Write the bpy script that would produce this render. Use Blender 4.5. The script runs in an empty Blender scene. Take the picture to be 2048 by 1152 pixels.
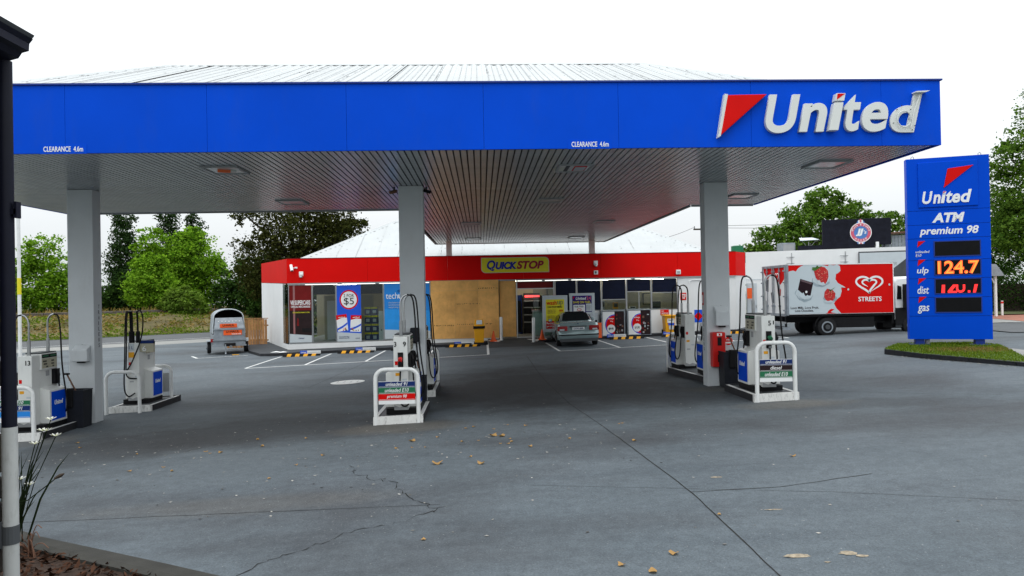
import bpy, bmesh, math, random
import numpy as np
from mathutils import Vector, Matrix
PI = math.pi
S = bpy.context.scene
COL = S.collection
random.seed(7); np.random.seed(7)

# ---------------------------------------------------------------- camera, world, sun, exposure
YAW, PITCH, ROLL = 0.0438675, 0.0063995, -0.0185082
CAMZ = 2.549
fw = Vector((math.sin(YAW)*math.cos(PITCH), math.cos(YAW)*math.cos(PITCH), math.sin(PITCH)))
r0 = Vector((math.cos(YAW), -math.sin(YAW), 0)); u0 = r0.cross(fw)
rr = r0*math.cos(ROLL)+u0*math.sin(ROLL); uu = -r0*math.sin(ROLL)+u0*math.cos(ROLL)
cam = bpy.data.cameras.new('camera'); camo = bpy.data.objects.new('camera', cam); COL.objects.link(camo)
camo.matrix_world = Matrix(((rr.x, uu.x, -fw.x, 0), (rr.y, uu.y, -fw.y, 0), (rr.z, uu.z, -fw.z, CAMZ), (0, 0, 0, 1)))
cam.sensor_width = 36; cam.lens = 1406.74/2048*36; cam.clip_start = .1; cam.clip_end = 1500
S.camera = camo

SKY_H = 8.7                                             # cloud radiance at the horizon, times the background strength
SUN_EL, SUN_AZ = math.radians(72), math.radians(200)      # azimuth measured from +Y towards +X
W = bpy.data.worlds.new('World'); S.world = W; W.use_nodes = True
nt = W.node_tree; nt.nodes.clear()
out = nt.nodes.new('ShaderNodeOutputWorld'); bg = nt.nodes.new('ShaderNodeBackground')
sky = nt.nodes.new('ShaderNodeTexSky'); sky.sky_type = 'NISHITA'; sky.sun_disc = False
sky.sun_elevation = SUN_EL; sky.sun_rotation = SUN_AZ; sky.dust_density = 3; sky.air_density = 1.0
# overcast: a standard overcast cloud deck (zenith three times the horizon) mixed over the clear sky
L = nt.links.new
tc = nt.nodes.new('ShaderNodeTexCoord'); no = nt.nodes.new('ShaderNodeTexNoise'); no.inputs['Scale'].default_value = 1.6
no.inputs['Detail'].default_value = 5
mp = nt.nodes.new('ShaderNodeMapping'); mp.inputs['Scale'].default_value = (1, 1, 3.5)
cr = nt.nodes.new('ShaderNodeValToRGB')
cr.color_ramp.elements[0].position = .3; cr.color_ramp.elements[0].color = (.83, .89, .92, 1)
cr.color_ramp.elements[1].position = .72; cr.color_ramp.elements[1].color = (.96, .985, 1.0, 1)
sx = nt.nodes.new('ShaderNodeSeparateXYZ'); L(tc.outputs['Generated'], sx.inputs[0])
def wm(op, a, b):
    n = nt.nodes.new('ShaderNodeMath'); n.operation = op
    for i, v in enumerate((a, b)):
        if isinstance(v, (int, float)): n.inputs[i].default_value = v
        else: L(v, n.inputs[i])
    return n.outputs[0]
lum = wm('MULTIPLY', wm('ADD', wm('MULTIPLY', wm('MAXIMUM', sx.outputs[2], 0), 2.0), 1.0), SKY_H)
vm = nt.nodes.new('ShaderNodeVectorMath'); vm.operation = 'SCALE'
mx = nt.nodes.new('ShaderNodeMixRGB'); mx.inputs[0].default_value = .95
L(tc.outputs['Generated'], mp.inputs[0]); L(mp.outputs[0], no.inputs['Vector']); L(no.outputs[0], cr.inputs[0])
L(cr.outputs[0], vm.inputs[0]); L(lum, vm.inputs['Scale'])
L(sky.outputs[0], mx.inputs[1]); L(vm.outputs[0], mx.inputs[2]); L(mx.outputs[0], bg.inputs[0])
bg.inputs[1].default_value = .1; L(bg.outputs[0], out.inputs[0])
sl = bpy.data.lights.new('sun', 'SUN'); sl.energy = 1.0; sl.angle = math.radians(35); sl.color = (1, .97, .93)
so = bpy.data.objects.new('sun', sl); COL.objects.link(so)
sd = Vector((math.sin(SUN_AZ)*math.cos(SUN_EL), math.cos(SUN_AZ)*math.cos(SUN_EL), math.sin(SUN_EL)))
so.rotation_euler = (-sd).to_track_quat('-Z', 'Y').to_euler(); so.location = (0, 0, 40)
S.view_settings.view_transform = 'Standard'; S.view_settings.look = 'None'
S.view_settings.exposure = 0.0; S.view_settings.gamma = 1; S.view_settings.use_curve_mapping = False
S.render.engine = 'CYCLES'; S.cycles.max_bounces = 8; S.cycles.transparent_max_bounces = 12

# ---------------------------------------------------------------- terrain height
def G(x, y):
    xx = min(max(x, -15), 18); t = min(max((y-19)/15., 0), 1); t = t*t*(3-2*t)
    return (.0357-.0113*t)*xx+.09*t-.16*math.exp(-((x-6)/4.5)**2-((y-21.5)/3)**2)

# ---------------------------------------------------------------- helpers
def srgb(r, g, b):
    f = lambda c: (c/255/12.92 if c/255 <= .04045 else ((c/255+.055)/1.055)**2.4)
    return (f(r), f(g), f(b))
def pm(name, col, rough=.6, metal=0., var=.1, scale=3., bump=0., bscale=60., dirt=0., dcol=(.05, .045, .04), spec=.32, coat=0., rnd=0.):
    m = bpy.data.materials.new(name); m.use_nodes = True; n = m.node_tree; b = n.nodes['Principled BSDF']
    b.inputs['Roughness'].default_value = rough; b.inputs['Metallic'].default_value = metal
    b.inputs['Specular IOR Level'].default_value = spec
    if coat: b.inputs['Coat Weight'].default_value = coat; b.inputs['Coat Roughness'].default_value = .08
    t = n.nodes.new('ShaderNodeTexCoord'); z = n.nodes.new('ShaderNodeTexNoise'); z.inputs['Scale'].default_value = scale
    z.inputs['Detail'].default_value = 6; z.inputs['Roughness'].default_value = .62
    n.links.new(t.outputs['Object'], z.inputs['Vector'])
    r = n.nodes.new('ShaderNodeValToRGB'); r.color_ramp.elements[0].position = .3; r.color_ramp.elements[1].position = .72
    c0 = tuple(min(1, max(0, c*(1-var))) for c in col)+(1,); c1 = tuple(min(1, c*(1+var)) for c in col)+(1,)
    r.color_ramp.elements[0].color = c0; r.color_ramp.elements[1].color = c1
    n.links.new(z.outputs[0], r.inputs[0]); last = r.outputs[0]
    if dirt:
        z2 = n.nodes.new('ShaderNodeTexNoise'); z2.inputs['Scale'].default_value = scale*2.3; z2.inputs['Detail'].default_value = 8
        z2.inputs['Roughness'].default_value = .75
        mpp = n.nodes.new('ShaderNodeMapping'); mpp.inputs['Scale'].default_value = (1.6, 1.6, .45); mpp.inputs['Location'].default_value = (3, 7, 1)
        n.links.new(t.outputs['Object'], mpp.inputs[0]); n.links.new(mpp.outputs[0], z2.inputs['Vector'])
        r2 = n.nodes.new('ShaderNodeValToRGB'); r2.color_ramp.elements[0].position = .52; r2.color_ramp.elements[1].position = .8
        r2.color_ramp.elements[0].color = (0, 0, 0, 1); r2.color_ramp.elements[1].color = (dirt, dirt, dirt, 1)
        n.links.new(z2.outputs[0], r2.inputs[0])
        mxx = n.nodes.new('ShaderNodeMixRGB'); n.links.new(r2.outputs[0], mxx.inputs[0]); n.links.new(last, mxx.inputs[1])
        mxx.inputs[2].default_value = dcol+(1,); last = mxx.outputs[0]
    if rnd:                                           # every board / stone its own tone
        oi = n.nodes.new('ShaderNodeObjectInfo'); r3 = n.nodes.new('ShaderNodeValToRGB'); r3.color_ramp.elements[0].color = (1-rnd, 1-rnd, 1-rnd, 1); r3.color_ramp.elements[1].color = (1+rnd, 1+rnd, 1+rnd, 1)
        n.links.new(oi.outputs['Random'], r3.inputs[0]); m3 = n.nodes.new('ShaderNodeMixRGB'); m3.blend_type = 'MULTIPLY'; m3.inputs[0].default_value = 1; n.links.new(last, m3.inputs[1]); n.links.new(r3.outputs[0], m3.inputs[2]); last = m3.outputs[0]
    n.links.new(last, b.inputs['Base Color'])
    if bump:
        z3 = n.nodes.new('ShaderNodeTexNoise'); z3.inputs['Scale'].default_value = bscale; z3.inputs['Detail'].default_value = 5
        n.links.new(t.outputs['Object'], z3.inputs['Vector'])
        bp = n.nodes.new('ShaderNodeBump'); bp.inputs['Strength'].default_value = bump; bp.inputs['Distance'].default_value = .02
        n.links.new(z3.outputs[0], bp.inputs['Height']); n.links.new(bp.outputs[0], b.inputs['Normal'])
    return m
def emis(name, col, s):
    m = bpy.data.materials.new(name); m.use_nodes = True; b = m.node_tree.nodes['Principled BSDF']
    b.inputs['Base Color'].default_value = (.02, .02, .02, 1); b.inputs['Emission Color'].default_value = col+(1,)
    b.inputs['Emission Strength'].default_value = s; return m
def glassm(name, tint=(.8, .86, .85), refl=1.):
    m = bpy.data.materials.new(name); m.use_nodes = True; n = m.node_tree; n.nodes.clear()
    o = n.nodes.new('ShaderNodeOutputMaterial'); mi = n.nodes.new('ShaderNodeMixShader'); tr = n.nodes.new('ShaderNodeBsdfTransparent')
    gl = n.nodes.new('ShaderNodeBsdfGlossy'); gl.inputs['Roughness'].default_value = .02; fr = n.nodes.new('ShaderNodeFresnel')
    fr.inputs[0].default_value = 1.36; tr.inputs[0].default_value = tint+(1,); gl.inputs[0].default_value = (refl, refl, refl, 1)
    n.links.new(fr.outputs[0], mi.inputs[0]); n.links.new(tr.outputs[0], mi.inputs[1]); n.links.new(gl.outputs[0], mi.inputs[2])
    n.links.new(mi.outputs[0], o.inputs[0]); return m
def leafm(name, c0, c1, trans=.35):
    m = bpy.data.materials.new(name); m.use_nodes = True; n = m.node_tree; n.nodes.clear()
    o = n.nodes.new('ShaderNodeOutputMaterial'); mi = n.nodes.new('ShaderNodeMixShader'); d = n.nodes.new('ShaderNodeBsdfDiffuse')
    tl = n.nodes.new('ShaderNodeBsdfTranslucent'); g = n.nodes.new('ShaderNodeNewGeometry'); r = n.nodes.new('ShaderNodeValToRGB')
    r.color_ramp.elements[0].color = c0+(1,); r.color_ramp.elements[1].color = c1+(1,)
    mt = n.nodes.new('ShaderNodeMixRGB'); mt.blend_type = 'MULTIPLY'; mt.inputs[0].default_value = 1; mt.inputs[2].default_value = (1.25, 1.3, .7, 1)
    n.links.new(g.outputs['Random Per Island'], r.inputs[0]); n.links.new(r.outputs[0], d.inputs[0])
    n.links.new(r.outputs[0], mt.inputs[1]); n.links.new(mt.outputs[0], tl.inputs[0])
    mi.inputs[0].default_value = trans; n.links.new(d.outputs[0], mi.inputs[1]); n.links.new(tl.outputs[0], mi.inputs[2])
    n.links.new(mi.outputs[0], o.inputs[0]); return m

class MB:
    def __init__(s): s.v = []; s.f = []
    def add(s, vs, fs):
        o = len(s.v); s.v += [tuple(p) for p in vs]; s.f += [tuple(i+o for i in f) for f in fs]; return s
    def box(s, x0, x1, y0, y1, z0, z1):
        return s.add([(x0,y0,z0),(x1,y0,z0),(x1,y1,z0),(x0,y1,z0),(x0,y0,z1),(x1,y0,z1),(x1,y1,z1),(x0,y1,z1)],
                     [(0,3,2,1),(4,5,6,7),(0,1,5,4),(1,2,6,5),(2,3,7,6),(3,0,4,7)])
    def quad(s, a, b, c, d): return s.add([a,b,c,d], [(0,1,2,3)])
    def poly(s, pts): return s.add(pts, [tuple(range(len(pts)))])
    def prism(s, poly, axis, a, b):
        n = len(poly)
        P = {'y': lambda p, t: (p[0], t, p[1]), 'x': lambda p, t: (t, p[0], p[1]), 'z': lambda p, t: (p[0], p[1], t)}[axis]
        return s.add([P(p, a) for p in poly]+[P(p, b) for p in poly],
                     [tuple(range(n)), tuple(reversed(range(n, 2*n)))]+[(i, n+i, n+(i+1) % n, (i+1) % n) for i in range(n)])
    def tube(s, pts, r, n=8, caps=True):
        pts = [Vector(p) for p in pts]; rs = r if isinstance(r, (list, tuple)) else [r]*len(pts); rings = []
        up = Vector((0, 0, 1)); prevx = None
        for i, p in enumerate(pts):
            d = (pts[min(i+1, len(pts)-1)]-pts[max(i-1, 0)]).normalized()
            if prevx is None:
                x = d.cross(up) if abs(d.z) < .9 else d.cross(Vector((1, 0, 0)))
            else: x = prevx-d*prevx.dot(d)
            x.normalize(); prevx = x; y = d.cross(x)
            rings.append([p+(x*math.cos(2*PI*k/n)+y*math.sin(2*PI*k/n))*rs[i] for k in range(n)])
        vs = [q for ri in rings for q in ri]; fs = []
        for i in range(len(pts)-1):
            for k in range(n): fs.append((i*n+k, i*n+(k+1) % n, (i+1)*n+(k+1) % n, (i+1)*n+k))
        if caps: fs += [tuple(reversed(range(n))), tuple(range((len(pts)-1)*n, len(pts)*n))]
        return s.add(vs, fs)
    def cyl(s, a, b, r, n=16, r2=None): return s.tube([a, b], [r, r if r2 is None else r2], n)
    def disc(s, cx, cz, r, y, n=28, rx=None):
        return s.poly([(cx+(rx or r)*math.cos(2*PI*k/n), y, cz+r*math.sin(2*PI*k/n)) for k in range(n)])
    def loft(s, secs, closed=True, caps=True):
        n = len(secs[0]); vs = [p for q in secs for p in q]; fs = []
        for i in range(len(secs)-1):
            for k in range(n if closed else n-1): fs.append((i*n+k, i*n+(k+1) % n, (i+1)*n+(k+1) % n, (i+1)*n+k))
        if caps: fs += [tuple(reversed(range(n))), tuple(range((len(secs)-1)*n, len(secs)*n))]
        return s.add(vs, fs)
    def make(s, name, m, parent=None, bevel=0., smooth=False, kind=None, loc=None, rz=0., seg=2):
        me = bpy.data.meshes.new(name); me.from_pydata(s.v, [], s.f)
        bm = bmesh.new(); bm.from_mesh(me); bmesh.ops.recalc_face_normals(bm, faces=bm.faces); bm.to_mesh(me); bm.free()
        me.materials.append(m); o = bpy.data.objects.new(name, me); COL.objects.link(o)
        if parent: o.parent = parent
        if loc: o.location = loc
        if rz: o.rotation_euler.z = rz
        if smooth:
            me.polygons.foreach_set('use_smooth', [True]*len(me.polygons)); me.set_sharp_from_angle(angle=.7)
        if bevel:
            b = o.modifiers.new('bevel', 'BEVEL'); b.width = bevel; b.segments = seg; b.limit_method = 'ANGLE'
        if kind: o['kind'] = kind
        return o
def npmesh(name, V, F4, m, parent=None):
    me = bpy.data.meshes.new(name); nv, nf = len(V), len(F4)
    me.vertices.add(nv); me.vertices.foreach_set('co', np.asarray(V, np.float32).ravel())
    me.loops.add(nf*4); me.loops.foreach_set('vertex_index', np.asarray(F4, np.int32).ravel())
    me.polygons.add(nf); me.polygons.foreach_set('loop_start', np.arange(0, nf*4, 4, dtype=np.int32))
    me.update(calc_edges=True); me.materials.append(m)
    o = bpy.data.objects.new(name, me); COL.objects.link(o)
    if parent: o.parent = parent
    return o
def T(name, label, cat, loc=(0, 0, 0), rz=0., group=None):
    o = bpy.data.objects.new(name, None); COL.objects.link(o); o.location = loc; o.rotation_euler.z = rz
    o.empty_display_size = .1; o['label'] = label; o['category'] = cat
    if group: o['group'] = group
    return o
def tag(o, label, cat, group=None):
    o['label'] = label; o['category'] = cat
    if group: o['group'] = group
    return o
def copy_tree(o, parent=None):
    c = o.copy(); COL.objects.link(c)
    if parent: c.parent = parent
    if o.type == 'FONT':
        c.data = o.data.copy()
        for e in FIT:
            if e[0] == o: FIT.append((c,)+e[1:]); break
    for ch in list(o.children): copy_tree(ch, c)
    return c
def dup(o, label, loc, rz=None, group=None):
    c = copy_tree(o); c.location = loc; c['label'] = label
    if rz is not None: c.rotation_euler.z = rz
    if group: c['group'] = group
    return c
FIT = []
FACE = {'-y': (0, (1, 0, 0)), '+x': (PI/2, (0, 1, 0)), '-x': (-PI/2, (0, -1, 0)), '+y': (PI, (-1, 0, 0))}
def TX(parent, name, body, o, w, h, m, face='-y', shear=0., bold=0., ext=.003, spacing=1.):
    c = bpy.data.curves.new(name, 'FONT'); c.body = body; c.size = 1; c.shear = shear; c.offset = bold; c.extrude = 0.
    if h < .22: c.offset = bold*.4
    c.resolution_u = 8 if h > .25 else 3; c.space_character = spacing; c.materials.append(m); c.fill_mode = 'BOTH' if ext else 'FRONT'
    ob = bpy.data.objects.new(name, c); COL.objects.link(ob)
    if parent: ob.parent = parent
    FIT.append((ob, Vector(o), w, h, face, ext)); return ob
def fit_all():
    bpy.context.view_layer.update()
    for ob, o, w, h, face, ext in FIT:
        b = [Vector(p) for p in ob.bound_box]; x0 = min(p.x for p in b); x1 = max(p.x for p in b); y0 = min(p.y for p in b); y1 = max(p.y for p in b)
        sx = w/max(x1-x0, 1e-4); sy = h/max(y1-y0, 1e-4); ang, right = FACE[face]
        ob.rotation_euler = (PI/2, 0, ang); ob.scale = (sx, sy, 1)
        ob.location = o-Vector(right)*x0*sx-Vector((0, 0, 1))*y0*sy
        ob.data.extrude = ext
    bpy.context.view_layer.update(); dg = bpy.context.evaluated_depsgraph_get()
    for ob, *_ in FIT:                                             # text becomes plain mesh
        me = bpy.data.meshes.new_from_object(ob.evaluated_get(dg)); nm = ob.name; ob.name = 'old'
        n = bpy.data.objects.new(nm, me); COL.objects.link(n); n.parent = ob.parent
        n.location, n.rotation_euler, n.scale = ob.location, ob.rotation_euler, ob.scale
    for ob, *_ in FIT: bpy.data.objects.remove(ob)

# ---------------------------------------------------------------- materials
M = {}
M['blue'] = pm('blue_panel_paint', (.0, .066, .60), .5, spec=.05, var=.08, scale=.5, dirt=.3, dcol=(.02, .075, .42))
M['signblue'] = pm('sign_blue_paint', (.0, .062, .56), .4, var=.05, scale=.8, spec=.05)
M['darkblue'] = pm('dark_blue_paint', (.006, .03, .22), .5)
M['red'] = pm('red_panel_paint', (.66, .005, .004), .5, spec=.05, var=.06, scale=.5, dirt=.12, dcol=(.3, .02, .02))
M['signred'] = pm('sign_red', (.62, .006, .005), .5, var=.05, spec=.06)
M['white'] = pm('white_render', (.72, .74, .75), .6, var=.05, scale=.9, dirt=.22, dcol=(.42, .42, .40), bump=.08)
M['colwhite'] = pm('column_paint', (.56, .59, .61), .6, var=.05, scale=1.2, dirt=.25, dcol=(.38, .38, .37), bump=.35, bscale=140)
M['wallwhite'] = pm('wall_paint', (.74, .75, .75), .7, var=.06, scale=.5, dirt=.2, dcol=(.5, .48, .44), bump=.1)
M['pump'] = pm('pump_enamel', (.70, .71, .69), .35, var=.04, scale=2., dirt=.3, dcol=(.34, .33, .29))
M['hoop'] = pm('white_pipe_paint', (.74, .75, .74), .4, var=.05, scale=4., dirt=.35, dcol=(.20, .18, .15))
M['kerbwhite'] = pm('worn_white_kerb_paint', (.68, .68, .66), .65, var=.08, scale=6., dirt=.95, dcol=(.03, .03, .03), bump=.2)
M['letter'] = pm('letter_acrylic', (.66, .68, .66), .5, var=.03, scale=2, dirt=.1, dcol=(.5, .48, .42), spec=.15)
M['print'] = pm('white_print', (.78, .79, .79), .5, var=.02)
M['black'] = pm('black_rubber', (.012, .012, .013), .5, var=.2, spec=.10)
M['bin'] = pm('bin_plastic', (.018, .020, .026), .45, var=.2, scale=5, spec=.10)
M['darkgrey'] = pm('dark_grey_metal', (.07, .075, .08), .5, var=.15, spec=.10)
M['grey'] = pm('grey_paint', (.33, .34, .35), .5, var=.1)
M['chrome'] = pm('brushed_steel', (.40, .41, .42), .3, 1., var=.1, scale=10)
M['galv'] = pm('galvanised_sheet', (.27, .30, .33), .5, .3, var=.22, scale=5, dirt=.3, dcol=(.22, .24, .26))
M['slat'] = pm('soffit_slat_paint', (.40, .415, .425), .26, rnd=.08, var=.12, scale=1.4, spec=.55, dirt=.25, dcol=(.2, .21, .22))
M['slatback'] = pm('soffit_gap', (.02, .02, .02), .8)
M['roof'] = pm('zinc_roof', (.43, .45, .455), .5, .1, var=.06, scale=.7, dirt=.25, dcol=(.42, .42, .4))
M['valley_shade'] = pm('roof_valley_shade', (.33, .34, .345), .6)  # darker grey that paints shade between the roof corrugations
M['rooflap'] = pm('roof_lap_dark', (.10, .10, .10), .8)  # dark grey for sheet laps, open sheet ends and fixings
M['ply'] = pm('plywood', (.76, .41, .125), .65, var=.22, scale=1.6, dirt=.5, dcol=(.42, .20, .05), bump=.1, rnd=.12)
M['paling'] = pm('treated_timber', (.36, .18, .07), .8, var=.25, scale=5, bump=.3, rnd=.35)
M['yellow'] = pm('yellow_plastic', (.78, .36, .008), .4, var=.06, scale=4)
M['signyellow'] = pm('sign_yellow', (.72, .64, .02), .4, var=.04)
M['orange'] = pm('orange_plastic', (.82, .11, .02), .45, var=.06)
M['redplastic'] = pm('red_plastic', (.55, .012, .01), .35, var=.06)
M['green'] = pm('sign_green', (.012, .14, .06), .45, var=.04)
M['navy'] = pm('sign_navy', (.012, .03, .13), .45, var=.04, spec=.10)
M['purple'] = pm('sign_purple', (.03, .014, .16), .45, var=.04, spec=.10)
M['sky_blue'] = pm('poster_sky_blue', (.015, .22, .66), .4, var=.1, scale=.8)
M['posterblue'] = pm('poster_blue', (.01, .09, .62), .4, var=.06, scale=.8)
M['postergrey'] = pm('poster_pale_grey', (.50, .55, .58), .45, var=.04)
M['charcoal'] = pm('poster_charcoal', (.025, .015, .016), .3, var=.2, spec=.10)
M['maroon'] = pm('poster_maroon', (.16, .012, .012), .3, var=.15, spec=.10)
M['cream'] = pm('interior_cream', (.45, .41, .30), .8, var=.05)
M['floor_in'] = pm('vinyl_floor', (.30, .31, .30), .4, var=.1)
M['dark_in'] = pm('tinted_film', (.006, .009, .026), .3, var=.2, spec=.10)
M['walkway'] = pm('painted_walkway', (.055, .060, .066), .75, var=.25, scale=1.5, dirt=.4, dcol=(.12, .115, .1), bump=.15, spec=.10)
M['kerbblack'] = pm('black_kerb_paint', (.016, .017, .021), .6, var=.25, scale=4, dirt=.3, dcol=(.12, .11, .1))
M['concrete'] = pm('pale_concrete', (.235, .235, .225), .85, var=.16, scale=.7, dirt=.3, dcol=(.2, .19, .17), bump=.15)
M['darkconc'] = pm('mossy_concrete', (.036, .035, .030), .9, var=.25, scale=3, bump=.3)
M['roadm'] = pm('road_asphalt', (.085, .09, .096), .9, var=.15, scale=.6, bump=.2)
M['mark'] = pm('road_paint', (.62, .63, .62), .7, var=.12, scale=4, dirt=.6, dcol=(.16, .16, .16))
M['joint'] = pm('joint_filler', (.016, .016, .015), .9, var=.4, scale=3)
M['wood_dark'] = pm('bark', (.045, .033, .024), .9, var=.3, scale=4, bump=.4, bscale=20)
M['brickpath'] = pm('red_paving', (.30, .13, .09), .9, var=.2, scale=3)
M['soil'] = pm('bark_mulch_base', (.035, .02, .013), .95, var=.5, scale=20, bump=.6)
M['mulch'] = leafm('bark_chips', (.012, .007, .005), (.085, .043, .028), .0)
M['rust'] = pm('rusty_brown', (.16, .08, .05), .8, var=.3)
M['pipedark'] = pm('dark_navy_downpipe', (.006, .007, .016), .5, var=.2, spec=.18)
M['stone'] = pm('dark_wall_stone', (.05, .04, .032), .9, rnd=.4, var=.4, scale=8, bump=.5, bscale=30)
M['tyre'] = pm('tyre_rubber', (.018, .018, .019), .8, var=.2, spec=.10)
M['car'] = pm('silver_green_paint', (.30, .39, .40), .22, .45, var=.04, coat=.6)
M['taillight'] = pm('tail_light', (.28, .01, .012), .2, var=.1, coat=.5)
M['milk'] = pm('truck_print_milk', (.50, .57, .60), .4, var=.05, scale=1.2)
M['milkshade'] = pm('truck_print_milk_shade', (.30, .37, .41), .4, var=.08, scale=3)
M['choc'] = pm('truck_print_chocolate', (.022, .010, .014), .4, var=.2, spec=.10)
M['choc2'] = pm('truck_print_chocolate_edge', (.12, .075, .085), .4, var=.2)
M['berry'] = pm('truck_print_berry', (.50, .02, .018), .4, var=.4, scale=14)
M['berryleaf'] = pm('truck_print_leaf', (.05, .14, .02), .5, var=.3)
M['seed'] = pm('truck_print_seed', (.75, .42, .30), .5, var=.1)
M['jjblue'] = pm('sign_mid_blue', (.07, .19, .48), .45)
M['jjpink'] = pm('sign_pink_red', (.60, .10, .16), .45)
M['sunblack'] = pm('black_board_paint', (.010, .011, .018), .6, var=.3, dirt=.2, dcol=(.05, .05, .06), spec=.10)
M['glass'] = glassm('shop_glass', (.78, .84, .83))
M['carglass'] = pm('car_glass', (.010, .012, .013), .08, var=.1, spec=.12)
M['screen'] = pm('display_screen', (.006, .006, .007), .3, var=.3, spec=.10)
M['lcd'] = pm('pump_display', (.42, .40, .30), .3, var=.1)
M['lcddark'] = pm('pump_display_digits', (.05, .05, .04), .4)
M['tube'] = emis('fluorescent_tube', (1, .98, .9), 2.2)
M['interior_fill'] = emis('added_fill_tube', (1, .93, .75), 20.)  # emitter added to brighten the shop interior
M['led'] = emis('amber_led', (1, .09, .008), 1.7)
M['ledcore'] = emis('amber_led_core', (1, .36, .03), 1.3)
M['ledred'] = emis('red_led', (1, .012, .012), 1.7)
M['neon'] = emis('red_neon', (1, .06, .06), 3.)
M['lens'] = pm('light_lens', (.62, .64, .62), .15, var=.05)
M['orangetape'] = pm('orange_tape', (.75, .14, .04), .5)
M['stem'] = leafm('plant_green', (.006, .010, .006), (.018, .028, .012), .1)
M['petal'] = leafm('white_petals', (.5, .5, .47), (.7, .7, .66), .3)
M['deadleaf'] = leafm('dead_leaf', (.24, .10, .03), (.50, .34, .15), .2)
M['litter'] = leafm('litter', (.05, .05, .05), (.46, .44, .40), .0)
M['grass'] = leafm('grass_blade', (.045, .095, .008), (.17, .23, .025), .3)
M['drygrass'] = leafm('dry_grass', (.10, .10, .02), (.30, .20, .075), .2)

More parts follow.
